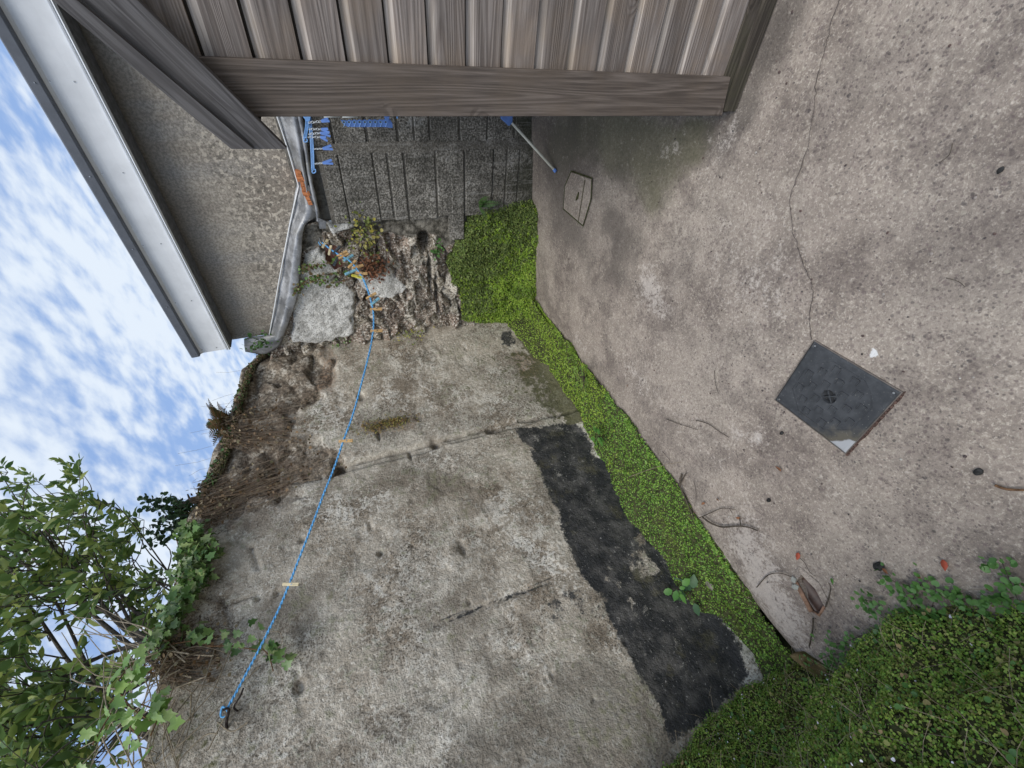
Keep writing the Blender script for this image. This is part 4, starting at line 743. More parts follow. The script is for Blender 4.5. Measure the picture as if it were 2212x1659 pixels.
def peg_at(px,py,tx,ty,mat,label,open_=0.,L=.082):
    """px,py: where it grips the line; tx,ty: picture direction of the long end"""
    th=thing('clothes_peg',label,'peg','pegs on the blue clothes line')
    c=RP(px,py); e=RP(px+tx,py+ty); D=norm(e-c); D=norm(D+rn*rng.normal()*.05); Nn=norm(np.cross(D,rdv)); W=np.cross(D,Nn)
    W=norm(rdv-D*(rdv@D)); Nn=np.cross(D,W)
    for s in (-1,1):
        b=MB(); sp=open_
        a=c-D*.022+W*s*.003; m_=c+D*.028+W*s*(.0042); z=c+D*(L-.022)+W*s*(.0045+sp)
        for p,q in ((a,m_),(m_,z)): 
            d=(q-p)/2; b.obox((p+q)/2,d,W*.0040,Nn*.006)
        b.obj('jaw',mat,th)
    b=MB(); q=c+D*.024; b.tube([q-Nn*.008,q-Nn*.003,q+Nn*.003,q+Nn*.008],.0045,8); b.obj('spring',STEEL,th)
PEGS=[(620,1262,22,0,PEGP,'pale wooden peg alone high on the line nearest the iron hook'),
(740,953,24,-1,PEGW,'wooden peg alone on the line in front of the middle of the tall wall'),
(807,715,24,-1,PEGW,'wooden peg hanging lowest on the line right beside the wall corner'),
(806,668,24,-1,PEGW,'wooden peg hanging straight down, next above the lowest one'),
(806,655,16,-14,PEGB,'pale blue peg splayed open between two wooden pegs near the corner'),
(797,642,22,-12,PEGW,'slanting wooden peg at the upper end of the lower bunch of four'),
(775,590,26,1,PEGW,'orange tinted wooden peg hanging straight at the foot of the upper bunch'),
(766,596,18,4,PEGY,'small yellow peg at the foot of the upper bunch'),
(762,586,-18,8,PEGB,'pale blue peg pointing up and left at the foot of the upper bunch'),
(768,578,24,-9,PEGW,'wooden peg just above the yellow peg in the upper bunch'),
(757,574,19,-18,PEGW,'steeply slanting wooden peg in the middle of the upper bunch'),
(748,560,18,-10,PEGB,'turquoise blue peg between wooden pegs in the upper bunch'),
(737,556,24,-12,PEGW,'wooden peg, lower of the side by side pair above the turquoise peg'),
(734,551,24,-12,PEGW,'wooden peg, upper of the side by side pair above the turquoise peg'),
(728,560,-8,16,PEGD,'dark grey peg pointing left below the line in the upper bunch'),
(724,544,14,-16,PEGD,'dark grey peg pointing right above the line in the upper bunch'),
(712,545,6,-24,PEGP,'pale wooden peg standing nearly upright against the red brown stone'),
(700,530,14,-22,PEGP,'pale yellowish peg nearest the far hook under the lead apron')]
for p in PEGS: peg_at(*p)
# ============================================================ AIRER AND PEG HANGER BEHIND THE SHED
def AY(x,y,Y=3.05): return hit((x,y),(0,Y,0),(0,1,0))
def airer():
    th=thing('clothes_airer','folded clothes airer with blue plastic joints leaning behind the shed corner','clothes airer')
    foot=FL(1200,370,.012); top=AY(1106,266)
    b=MB(); b.tube([foot,top],.009,10); b.obj('leg',CREAM,th,True)
    b=MB(); d=norm(foot-top); b.tube([foot-d*.018,foot+d*.004],.0125,10); b.obj('foot_cap',BLUE,th,True)
    b=MB(); b.prism([AY(1083,246),AY(1084,258),AY(1092,265),AY(1100,273),AY(1107,266),AY(1108,252),AY(1104,240)],(0,.03,0)); bevel(b.obj('corner_joint',BLUE,th),.005,2)
    b=MB()
    for (a,c) in (((699,250),(733,249.6)),((739,250.4),(772,250.2))): p,q=AY(*a),AY(*c); b.tube([p,q],.010,10)
    b.obj('side_rail',WHT,th,True)
    b=MB(); p=AY(760,243); q=AY(1095,243); b.tube([p,q],.009,10); 
    for x in np.linspace(700,1080,9): a=AY(x,245); b.tube([a,a+np.array([.5,.05,0])],.0045,8)
    b.obj('rail_frame',WHT,th,True)
    # hanger bar with a row of holes
    O=[]; 
    topx=[(736,262)]; 
    outl=[AY(736,259.5),AY(739,264),AY(745,271),AY(751,274)]+[AY(x,274.5) for x in (770,790,810,830)]+[AY(848,276.5),AY(848,268),AY(843,258)]
    # scalloped upper edge
    up=[]
    for k in range(9):
        x=836-11*k; up+=[AY(x,259+.2*k),AY(x-4,257.4+.2*k),AY(x-8,259.4+.2*k)]
    outl=outl+up[:-3]
    b=MB(); b.prism(outl,(0,.012,0)); o=b.obj('hanger_bar',BLUE,th)
    h=MB()
    for k in range(9):
        c=AY(833-11.3*k,263.5); n=10; r0,r1=.011,.0075
        V=[];Fc=[]
        for j in range(n): an=2*math.pi*j/n; V+=[c+np.array([math.cos(an)*r0*.7,-.003,math.sin(an)*r0]),c+np.array([math.cos(an)*r1*.7,-.003,math.sin(an)*r1])]
        for j in range(n): Fc.append((2*j,2*((j+1)%n),2*((j+1)%n)+1,2*j+1))
        h.add(V,Fc)
        h.add([c+np.array([math.cos(2*math.pi*j/n)*r1*.7,-.0015,math.sin(2*math.pi*j/n)*r1]) for j in range(n)],[tuple(range(n))],1)
        h.tube([c+np.array([0,-.002,-.01]),AY(833-11.3*k,274)+np.array([0,-.002,0])],.0018,4)
    h.obj('hole_rims',[LBLUE,m_plain('hole_grey',(.10,.10,.09),.9)],o)
    b=MB(); b.prism([AY(826,246,3.03),AY(843,246,3.03),AY(839,262,3.03),AY(836,264,3.03)],(0,.012,0)); b.obj('bracket',BLUE,th)
    b=MB(); b.tube([AY(843,249),AY(858,250.5)],.004,8); b.tube([AY(858,248.5),AY(858.5,256)],.006,8); b.obj('clip',LBLUE,th,True)
airer()
def peg_hanger():
    th=thing('sock_hanger','blue plastic hanger with dangling pegs on white chains under the lead capping','peg hanger')
    A0,A1=AY(664,253,3.15),AY(658.5,299,3.05); B0_,B1_=AY(669,254,3.15),AY(676,368,3.05)
    for (a,c,hk) in ((A0,A1,[(656,304),(659,307),(664,305),(663,300)]),(B0_,B1_,[(674,371),(677,374),(682,371),(681,365)])):
        b=MB()
        for dx in (-.007,.0,.007):
            b.tube(smooth_path([a+np.array([0,0,dx]),(a+c)/2+np.array([0,0,dx-.004]),c+np.array([0,0,dx])],4),.0035 if dx else .0028,6)
        b.tube(smooth_path([c]+[AY(*p,3.05) for p in hk],3),.004,6); b.obj('arm',LBLUE,th,True)
    b=MB(); b.prism([AY(651,248,3.13),AY(672,248,3.13),AY(670,262,3.13),AY(662,262,3.13)],(0,.02,0)); bevel(b.obj('hub',LBLUE,th),.003)
    def dangle(x0,y0,x1,y1,pegdir,px):
        p=AY(x0,y0,3.06); q=AY(x1,y1,3.06); n=5; b=MB()
        for k in range(n):
            c=p+(q-p)*(k+.5)/n; d=norm(q-p); l=np.linalg.norm(q-p)/n*.72; sd_=np.array([1,0,0.]) if k%2 else norm(np.array([.5,1,0.])); ring=[c+d*l*math.cos(t)*.9+sd_*l*.55*math.sin(t) for t in np.linspace(0,2*math.pi,10)]; b.tube(ring,.0016,4,0,0.,False)
        o=b.obj('chain',CLR,th,True)
        for s in (-1,1):
            g=MB(); e=AY(x1+pegdir[0]+s*1.5,y1+pegdir[1]+s*pegdir[2],3.05); d=(e-q)/2; wv=norm(np.cross(d,[0,1,0])); g.obox((e+q)/2,d,wv*.006,np.array([0,.006,0])); ob=g.obj('peg_jaw',BLUE if px else LBLUE,th)
    for a in ((667,265,694,262,(16,-4,3),1),(668,279,694,279,(16,3,4),1),(667,290,692,287,(20,3,4),1),(665,296,692,296,(14,4,4),1),(679,322,697,321,(20,-3,4),1),(680,354,697,352,(21,-3,4),1)): dangle(*a)
peg_hanger()
# ============================================================ PLANTS
def leafobj(name,parts,parent=None):
    """parts: list of (V,F(tri),mat)"""
    V=[];Fc=[];fm=[];mats=[];b=0
    for v,f,m in parts:
        f=np.asarray(f)
        if f.shape[1]==4: f=np.vstack([f[:,[0,1,2]],f[:,[0,2,3]]])
        if m not in mats: mats.append(m)
        V.append(v); Fc.append(f+b); fm.append(np.full(len(f),mats.index(m))); b+=len(v)
    return mesh(name,np.vstack(V),np.vstack(Fc),mats,parent,False,None,np.concatenate(fm))
def carpet(V,Fq,n,mat,size,jit=.012,tmpl=T_TINY,tilt=.7,up=.0):
    P,N,i=samp(V,Fq,n); P=P+N*(rng.random((n,1))*jit-.002); N2=norm(N+tilt*rng.normal(size=(n,3))+np.array([0,0,up])); D=np.cross(N2,rng.normal(size=(n,3)))
    v,f=cloud(tmpl[0],tmpl[1],P,D,N2,size*(.65+.7*rng.random(n))); return v,f,mat,P
def strip():
    nu,nv=260,46; y=np.linspace(3.2,-.24,nu); t=np.linspace(0,1,nv); Y,T=np.meshgrid(y,t,indexing='ij')
    X1=edge_x(np.minimum(Y,3.12))+.055+.05*fbm(np.stack([Y*6,Y*0,Y*0],-1),1,3,100); X0=xw(Y)-.01; X=X0+(X1-X0)*T+.012*sstep(.05,.2,T)
    P=np.stack([X,Y,X*0],-1); env=np.maximum(np.sin(np.clip(T,0,1)*math.pi*.93+.05),0)**.45; env=np.where(T>.5,.42+.58*env,env)
    climb=np.interp(Y,[-.3,-.12,0.0,.1,.42,.68,1.02,1.4,1.67,2.1,2.5,2.77,3.1],[.30,.16,.07,.08,.13,.11,.16,.08,.05,.02,.06,.17,.24]); Z=zf(X,Y)-.024+climb*sstep(.38,.0,T)**1.3+.055*env+.035*fbm(P,5,4,101)+.022*fbm(P,20,3,102)+.03*sstep(2.0,3.0,Y)
    Z-= .085*sstep(.38,.15,Y)*sstep(-.25,-.05,Y)
    gap=sstep(-.25,.10,Y+.0)  # the strip narrows beside the broken slab edge
    keep=(T<1.05-(1-sstep(.10,.30,Y))*.24+.05*fbm(P,5,2,103))
    gapc=X>99
    V=np.stack([X,Y,Z],-1).reshape(-1,3); Fq=grid(nu,nv)[:,::-1]; k=(keep&~gapc).ravel(); Fk=Fq[k[Fq].all(1)]
    c=V[Fk].mean(1); br=c[:,1]+.9*fbm(c,5,4,104)+.25*rng.normal(size=len(c))>1.75
    nn=int(5200); yy=rng.uniform(.32,3.05,nn); lump=np.clip(.5+1.4*fbm(np.stack([yy*7,yy*0,yy*0],-1),1,3,150),0,1); xx=edge_x(yy)+.03+(.045*rng.random(nn)*lump)+.01*rng.normal(size=nn); Pe=np.stack([xx,yy,zf(xx,yy)+.004+.022*rng.random(nn)*lump],-1); Ne=norm(np.array([.5,0,1.])+.7*rng.normal(size=(nn,3)))
    e1=yy+.9*fbm(Pe,5,4,104)>1.75; ev=[cloud(*T_TINY,Pe[k],np.cross(Ne[k],rng.normal(size=(k.sum(),3))),Ne[k],.0105*(.65+.7*rng.random(k.sum()))) for k in (e1,~e1)]
    a=carpet(V,Fk[br],26000,MOSSB,.0115,.018); b=carpet(V,Fk[~br],40000,MOSSG,.0105,.018)
    Vs=V.copy(); Vs[:,2]-=.004
    o=leafobj('creeping_moss',[(Vs,Fk,SOIL),a[:3],b[:3],ev[0]+(MOSSB,),ev[1]+(MOSSG,)]); tag(o,'long strip of tiny leaved green ground cover along the foot of the tall wall','ground cover',None,'stuff')
    # clumps lapping over the slab edge
    # soil below
    q=MB(); q.add([(-2.75,-1.2,-.13),(-2.15,-1.2,-.13),(-2.1,3.2,-.16),(-2.75,3.2,-.16)],[(0,1,2,3)]); s=q.obj('soil_bed',SOIL); s['kind']='structure'
strip()
def mound():
    pts=[(1152,420),(1100,428),(1050,436),(1012,442),(1004,470),(985,505),(958,560),(972,610),(990,650),(993,690),(1060,700),(1110,702),(1160,735),(1152,640)]
    poly=[(bks(BK(*p)),BK(*p)[2]) for p in pts]; ps=np.array(poly); s=np.linspace(ps[:,0].min()-.02,ps[:,0].max()+.12,90); z=np.linspace(-.10,ps[:,1].max()+.02,80)
    S,Z=np.meshgrid(s,z,indexing='ij'); P=np.stack([S,S*0,Z],-1)
    poly2=[(a,b_ if b_>.06 else -.1) for a,b_ in poly]; poly2[-3]=(poly2[-3][0]+.1,poly2[-3][1])
    sd=sdpoly(S,Z,poly2)+.02*fbm(P,8,3,110); off=.012+.05*sstep(0,.14,sd)+.085*sstep(.35,.0,Z)**2*sstep(0,.1,sd)+.045*fbm(P,6,4,111)*sstep(0,.1,sd)+.028*fbm(P,19,3,112)
    q=B0[None,None]+BD*S[...,None]+BN*off[...,None]; q[...,2]=Z-.01; V=q.reshape(-1,3); Fq=grid(90,80)
    k=(sd>0).ravel(); Fk=Fq[k[Fq].all(1)]; P0,N0,_=samp(V,Fk,5)
    if (N0@BN).mean()<0: Fk=Fk[:,::-1]
    cm=V[Fk].mean(1); tone=((cm-B0)@BD-1.15)*1.1-(cm[:,2]-.25)*1.3+1.5*fbm(cm,6,5,115)+.5*rng.normal(size=len(cm)); hi=tone>0
    a=carpet(V,Fk[hi],19000,MOSSB,.0125,.016,T_TINY,.8,.3); gg=carpet(V,Fk[~hi],17000,MOSSM,.0125,.018,T_TINY,.8,.3)
    o=leafobj('wall_moss',[(V-BN*.004,Fk,SOIL),a[:3],gg[:3]]); tag(o,'bright green cushion of tiny leaves climbing the foot of the rubble wall','ground cover',None,'stuff')
mound()
def bank():
    nu,nv=150,90; x=np.linspace(-2.72,-.55,nu); t=np.linspace(-.02,1,nv); X,T=np.meshgrid(x,t,indexing='ij')
    e0=np.interp(X,[-2.72,-2.5,-2.28,-1.92,-1.70,-1.49,-1.2,-.9,-.55],[-.105,-.14,-.175,-.15,-.10,-.075,-.22,-.27,-.3]); P=np.stack([X,T,X*0],-1)
    e0=e0+.02*fbm(P*np.array([1,0,0]),9,3,119)
    Z=T*1.05; wn_=sstep(-2.1,-2.65,X);  run=(.10-.07*wn_)*np.sqrt(np.clip(T,0,1))+(.30-.24*wn_)*T; Y=e0-run+.07*fbm(P,5,4,120)+.045*fbm(P,14,3,121)
    Z=Z+.03*fbm(P,6,2,122); Z=np.where(T<.0,-.06,Z)
    V=np.stack([X,Y,Z],-1).reshape(-1,3); Fq=grid(nu,nv); n0=samp(V,Fq,50)[1]
    if n0[:,1].mean()<0: Fq=Fq[:,::-1]
    a=carpet(V,Fq,80000,MOSSBED,.0082,.022,T_TINY,.9,.6); b=carpet(V,Fq,900,ROUNDL,.014,.03,T_ROUND,.55,.9); c=carpet(V,Fq,260,PALEL,.013,.04,T_ROUND,.5,1.)
    d=carpet(V,Fq,170,FLOW,.0075,.045,T_ROUND,.4,1.); hb=carpet(V,Fq,30000,MOSSG,.0078,.03,T_TINY,.9,.6)
    # straws
    g=MB(); Pp,Nn,_=samp(V,Fq,700)
    for p,n_ in zip(Pp,Nn):
        dd=rdir(1)[0]*.05; g.tube([p+n_*.01,p+n_*.03+dd,p+n_*.035+dd*2+np.array([0,0,-.01])],.0007,3,0,0.,False)
    st=(np.array(g.v),np.array([f for f in g.f]),DRY)
    o=leafobj('leafy_bank',[(V,Fq,SOIL),a[:3],hb[:3],b[:3],c[:3],d[:3],st]); tag(o,'steep leafy bank of mixed ground cover with tiny white flowers at the near corner','ground cover',None,'stuff')
bank()
def trailing():
    th=thing('trailing_toadflax','round leaved trailing plant creeping from the bank over the concrete','plant')
    st=MB(); parts=[]
    runs=[[(1990,1330),(1960,1290),(1940,1262),(1915,1247)],[(1960,1330),(1975,1290),(1990,1262)],[(2010,1330),(2020,1290),(2040,1275)],[(1930,1340),(1905,1330),(1880,1300),(1862,1296)],[(2060,1330),(2075,1300),(2110,1306)],[(1900,1370),(1870,1370),(1830,1385),(1790,1395)],[(1860,1400),(1820,1410),(1780,1420),(1750,1440)],[(2100,1320),(2150,1300),(2190,1290)],[(2212,1330),(2180,1250),(2160,1205)],[(1960,1380),(1930,1390),(1900,1390)],[(1850,1420),(1810,1430),(1790,1440)]]
    LP=[];LS=[];
    for r in runs:
        P=smooth_path([FL(p[0],p[1],.03) for p in r],5); st.tube(P,.0012,4)
        for q in P:
            for _ in range(4 if len(P)<12 else 3): LP.append(q+rng.normal(size=3)*np.array([.022,.022,.010])+np.array([0,0,.008])); LS.append(.010+.012*rng.random())
    LP=np.array(LP); N=norm(np.array([0,0,1.])+.35*rng.normal(size=(len(LP),3))); D=np.cross(N,rng.normal(size=(len(LP),3)))
    v,f=cloud(*T_ROUND,LP,D,N,np.array(LS)); leafobj('leaves',[(v,f,ROUNDL)],th); st.obj('stems',TWIG,th)
    LP=np.array([FL(*p,.045) for p in ((1840,1395),(1850,1405),(1870,1385),(1900,1376),(1925,1372),(1953,1347),(1905,1440),(1880,1470),(2050,1330),(2000,1360))]); N=norm(np.array([0,0,1.])+.3*rng.normal(size=(len(LP),3)))
    for p,n_ in zip(LP,N): v,f=cloud(*T_ROUND,p[None],np.cross(n_,rng.normal(size=3))[None],n_[None],.011); leafobj('flower',[(v,f,FLOW)],th)
trailing()
def herb(name,label,cat,base,N_leaf,size,mat,tm,h=.05,spread=.05,up=.8,cnt=1,nrm=(0,0,1)):
    th=thing(name,label,cat); nrm=norm(np.array(nrm,float)); an=rng.random(N_leaf)*6.28; a=norm(np.cross(nrm,[.3,.5,.1])); b=np.cross(nrm,a)
    R_=(.25+.75*rng.random(N_leaf))*spread; dirs=np.cos(an)[:,None]*a+np.sin(an)[:,None]*b; P=base+dirs*R_[:,None]+nrm*(h*(.4+.6*rng.random(N_leaf)))[:,None]
    Nn=norm(nrm+.35*dirs+.2*rng.normal(size=(N_leaf,3))); v,f=cloud(*tm,P,dirs+nrm*.1,Nn,size*(.6+.5*rng.random(N_leaf))); leafobj('leaves',[(v,f,mat)],th)
    s=MB(); 
    for p in P[:30]: s.tube([base,base+nrm*h*.5+(p-base)*.3,p],.0012,4)
    s.obj('stems',TWIG,th); return th
herb('nettle','small bright toothed weed growing from the green strip below the tar band','weed',FL(1300,942,.06),13,.062,HERBL,T_HERB,.06,.045)
herb('bramble_seedling','grey green bramble seedling with large leaves beside the tar band near the bank','weed',LW(1500,1288,.06),5,.115,m_leaf('grey_green_leaves',[(.06,.13,.06),(.09,.18,.085)],.5,.2),T_HERB,.05,.05,.8,1,(.6,.1,.8))
herb('bramble_shoot','light green three leaved shoot just above the bramble seedling','weed',LW(1468,1272,.07),6,.065,HERBL,T_HERB,.05,.04,.8,1,(.6,.1,.8))
herb('clover_clump','loose clump of pale round leaves at the outer edge of the green strip','weed',FL(1265,815,.05),46,.022,m_leaf('clump_leaves',[(.16,.3,.06),(.25,.38,.08),(.12,.24,.05)],.5,.25),T_ROUND,.05,.14)
herb('corner_weed','small dark leaved weed at the wall corner where the strip begins','weed',FL(1142,718,.07),10,.035,HERBL,T_ROUND,.04,.04)
def frond(mb_parts,base,d,n,L,w,mat,curl=.4,nv=(0,0,1)):
    d=norm(np.array(d,float)); nv=np.array(nv,float); P=[];D=[];S=[];N=[]
    for k in range(n):
        t=(k+1)/n; c=base+d*L*t+np.array([0,0,-curl*L*t*t]); tt=norm(d+np.array([0,0,-2*curl*t])); sd_=norm(np.cross(tt,nv)); 
        for s in (-1,1): P.append(c); D.append(norm(sd_*s+tt*.35)); S.append(w*math.sin(math.pi*min(.96,.15+.85*t))**.7+.004); N.append(norm(np.cross(sd_,tt)))
    v,f=cloud([(0,-.13,0),(0,.13,0),(.6,.14,0),(1,0,0),(.6,-.14,0)],[(0,2,1),(0,4,2),(4,3,2)],np.array(P),np.array(D),np.array(N),np.array(S)); mb_parts.append((v,f,mat))
def fern(name,label,base,fr,mat,stemmat):
    th=thing(name,label,'fern'); parts=[]; s=MB()
    for (d,L,w) in fr:
        frond(parts,base,d,13,L,w,mat); d=norm(np.array(d,float)); s.tube([base+d*L*t+np.array([0,0,-.4*L*t*t]) for t in np.linspace(0,1,7)],.0016,4)
    leafobj('fronds',parts,th); s.obj('stems',stemmat,th)
fb=BK(1035,442,.08)
fern('wall_fern','small green fern at the top right edge of the bright moss cushion',fb,[(BD*(-.2)+BN*.5+np.array([0,0,a]),.13,.028) for a in (-.9,-.3,.3)]+[(BN*.6-BD*.6,.12,.026),(-BN*-.6+BD*.5,.11,.026)],FERNL,TWIG)
tb=LW(500,905,-.05)+np.array([0,0,-.02])
fern('brown_fern','clump of browned fern fronds standing on top of the tall wall',tb,[((.5+.5*rng.normal(),.5*rng.normal()-.1,1.1+.3*rng.random()),.26+.12*rng.random(),.05) for _ in range(13)]+[((.3,-.9,.5),.3,.05),((.2,-.7,.9),.34,.05)],BFERN,ROOT)
def woody_sprays(name,label,cat,base,dirs,mat,leaf,lsize,n=16,L=.4,tm=T_ROUND,stem=TWIG,r=.0022):
    th=thing(name,label,cat); s=MB();P=[];D=[];N=[];S=[]
    for d in dirs:
        d=norm(np.array(d,float)); Lk=L*(.6+.6*rng.random()); pts=[base+d*Lk*t+np.array([0,0,-.18*Lk*t*t])+.012*rng.normal(size=3) for t in np.linspace(0,1,8)]; s.tube(pts,[r*(1-.7*t) for t in np.linspace(0,1,8)],4)
        for k in range(n):
            t=.15+.85*k/n; i=min(6,int(t*7)); p=pts[i]+(pts[i+1]-pts[i])*(t*7-i); P.append(p+.003*rng.normal(size=3)); D.append(norm(rng.normal(size=3)+d*.5)); N.append(rdir(1,.8)[0]); S.append(lsize*(.7+.6*rng.random()))
    v,f=cloud(*tm,np.array(P),np.array(D),np.array(N),np.array(S)); leafobj('leaves',[(v,f,leaf)],th); s.obj('stems',stem,th); return th
cb=LW(432,1110,-.03)+np.array([0,0,-.02])
woody_sprays('cotoneaster','dark small leaved shrub sprays sticking out of the wall top against the sky','shrub',cb,[(.6*rng.normal()+.2,.5*rng.normal(),1.0+.5*rng.random()) for _ in range(22)]+[(.3,-.5,1.),(.2,-.6,.8),(.3,-.3,1.2),(.4,-.7,.9)],0,m_leaf('cotoneaster_leaves',[(.03,.06,.03),(.05,.10,.04)],.5,.2),.026,26,.36)
st=MB()
sp=thing('old_stump','short dead grey stump poking up from the wall top among dark sprays','stump'); p=LW(425,1085,-.02); st.tube([p+np.array([0,0,-.15]),p+np.array([.02,.01,.02]),p+np.array([.01,-.01,.10]),p+np.array([.03,.0,.13])],[.03,.024,.015,.006],8); st.obj('wood',BARK,sp,True)
st=MB(); st.tube([p+np.array([0,0,.03]),p+np.array([.05,.05,.04])],[.01,.004],6); st.obj('snag',BARK,sp)
# weeds on the rubble wall
def scatter_leaves(name,label,cat,cen,rad,n,mat,size,tm=T_ROUND,stems=8,nrm=BN,hang=.0):
    th=thing(name,label,cat); P=cen+rng.normal(size=(n,3))*np.array(rad); N=norm(nrm+.6*rng.normal(size=(n,3))+np.array([0,0,.5])); D=np.cross(N,rng.normal(size=(n,3))); v,f=cloud(*tm,P,D,N,size*(.5+rng.random(n))); leafobj('leaves',[(v,f,mat)],th)
    s=MB()
    for k in range(stems): q=P[k]; s.tube(smooth_path([cen-nrm*.04,(cen+q)/2+.02*rng.normal(size=3),q],3),.0014,4)
    s.obj('stems',TWIG,th); return th
scatter_leaves('yellow_wall_weed','yellowing small leaved weed rooted in the rubble below the lead tab','weed',BK(790,508,.05),(.10,.02,.06),150,YELL,.020)
scatter_leaves('stone_crevice_weed','little green weed in the dark crevice beside the protruding block','weed',BK(945,540,.03),(.035,.015,.03),36,ROUNDL,.02)
scatter_leaves('red_brown_weed','dried red brown herb bunch hanging behind the pegs on the rubble wall','dry plant',BK(805,578,.06),(.055,.03,.055),260,DEADL,.024,T_HERB,20)
def tallweed():
    th=thing('leggy_wall_weed','leggy weed with green tip growing across the pale render under the lead apron','weed'); s=MB(); P=[]
    for r in ([(800,590),(745,592),(690,595),(655,612),(645,625)],[(790,585),(740,568),(690,572),(658,582)],[(760,600),(720,612),(690,608)]):
        Q=smooth_path([BK(*p,.07) for p in r],6); s.tube(Q,.0022,5)
        for q in Q[4:]:
            for _ in range(4): P.append(q+rng.normal(size=3)*.012)
        for _ in range(26): P.append(Q[-1]+rng.normal(size=3)*np.array([.022,.01,.02]))
    P=np.array(P); N=norm(BN+.6*rng.normal(size=(len(P),3))); v,f=cloud(*T_ROUND,P,np.cross(N,rng.normal(size=(len(P),3))),N,.012+.014*rng.random(len(P)))
    leafobj('leaves',[(v,f,m_leaf('weed_leaves',[(.10,.2,.05),(.16,.28,.08),(.2,.14,.07),(.14,.10,.06)],.5,.2))],th); s.obj('stems',ROOT,th)
tallweed()
scatter_leaves('trailing_corner_weed','pale green weed tufts trailing along the corner at the end of the render','weed',LW(735,738,.05),(.03,.06,.05),60,m_leaf('tuft_leaves',[(.14,.24,.09),(.2,.3,.1)],.5,.2),.015)
scatter_leaves('yellow_corner_tuft','yellow green tuft in the corner seam above the moss cushion','weed',LW(885,722,.04),(.03,.05,.08),80,YELL,.014)
scatter_leaves('gutter_weed','small green creeper caught on the end of the lead gutter below the eaves','weed',BK(560,742,.10),(.05,.03,.05),60,FERNL,.022)
scatter_leaves('stonecrop','patch of yellow orange stonecrop clinging to the render of the tall wall','weed',LW(832,915,.015),(.008,.035,.12),700,m_leaf('stonecrop_leaves',[(.35,.27,.07),(.24,.13,.06),(.3,.3,.08),(.14,.09,.05)],.6,.2),.012,T_TINY,3,np.array([1,0,.2]))
# wall top mat, dry creeper strands
ROOTM=m_leaf('creeper_stems',[(.11,.075,.05),(.22,.15,.10),(.34,.27,.19),(.07,.055,.045)],.85,.05)
def walltop():
    th=thing('dry_creeper','mat of dry brown creeper stems and dead leaves hanging from the wall top','dry plant'); s=MB(); P=[];N=[]
    def strand(a,b_,off,r=.0012):
        A=LW(*a,off); B_=LW(*b_,off*.6); mid=(A+B_)/2+.03*rng.normal(size=3)*np.array([.3,1,1])+np.array([0,0,.02]); Q=smooth_path([A,mid,B_],4); s.tube(Q,r*(.6+.7*rng.random()),3,0,0.,False)
        for q in Q[::2]: 
            if rng.random()<.22: P.append(q+.01*rng.normal(size=3))
    for k in range(230):
        t=rng.random(); a=(440+rng.normal()*16,1095+rng.normal()*22); e=(600+170*rng.random(),1035-70*rng.random()); u=rng.random()**1.3; b_=(a[0]+(e[0]-a[0])*u+rng.normal()*8,a[1]+(e[1]-a[1])*u+rng.normal()*10); strand(a,b_,.02+.05*rng.random())
    for k in range(170): a=(500+rng.normal()*20,900+60*rng.random()); b_=(a[0]+40+110*rng.random(),a[1]+rng.normal()*30-10); strand(a,b_,.02+.05*rng.random())
    for k in range(240): a=(320+60*rng.random(),1380+90*rng.random()); b_=(a[0]+60+80*rng.random(),a[1]-20+rng.normal()*25); strand(a,b_,.02+.06*rng.random())
    s.obj('stems',ROOTM,th)
    P=np.array(P); P=np.vstack([P]+[P+.02*rng.normal(size=P.shape)]); n=len(P); N=rdir(n,.3); v,f=cloud(*T_ROUND,P,np.cross(N,rng.normal(size=(n,3))),N,.012+.012*rng.random(n)); leafobj('dead_leaves',[(v,f,m_leaf('creeper_dead_leaves',[(.17,.11,.065),(.34,.23,.13),(.12,.085,.055),(.46,.37,.24),(.12,.12,.06)],.7,.2))],th)
    # matted growth on the crest: small clumps
    y=np.linspace(1.55,3.35,140); a=np.linspace(0,1,16); Y,A=np.meshgrid(y,a,indexing='ij'); X=xw(Y)+.035-.33*A; Z=ztop(Y)+.045*np.sin(A*2.6)-.16*(1-A)**3*(.6+.5*fbm(np.stack([Y*5,Y*0,Y*0],-1),1,3,130)); Pq=np.stack([X,Y,Z],-1); Z=Z+.035*fbm(Pq,8,3,131); V=np.stack([X+.02*fbm(Pq,12,3,132),Y,Z],-1).reshape(-1,3); Fq=grid(140,16)[:,::-1]
    if samp(V,Fq,50)[1][:,2].mean()<0: Fq=Fq[:,::-1]
    m1=m_leaf('crest_mat_leaves',[(.09,.065,.04),(.16,.10,.06),(.07,.09,.035),(.24,.17,.10),(.11,.15,.05)],.8,.15)
    c=carpet(V,Fq,14000,m1,.016,.035,T_TINY,1.2); c2=carpet(V,Fq,900,FERNL,.02,.04,T_ROUND,1.)
    o=leafobj('crest_growth',[(V,Fq,SOIL),c[:3],c2[:3]]); tag(o,'brown matted growth capping the far half of the tall wall','ground cover',None,'stuff')
    g=MB()
    gt=thing('wall_top_grass','sparse thin dry grass stems standing on the wall top against the sky','grass')
    for (px,py) in ((520,800),(505,850),(505,870),(490,920),(470,960),(455,1010),(470,985),(500,880)):
        q=LW(px,py,-.03); L=.13+.12*rng.random(); d=np.array([.05*rng.normal(),.07*rng.normal(),1.])
        g.tube([q,q+d*L*.5,q+d*L+np.array([.03*rng.normal(),.04*rng.normal(),0])],.0009,3)
    g.obj('stems',DRY,gt)
walltop()
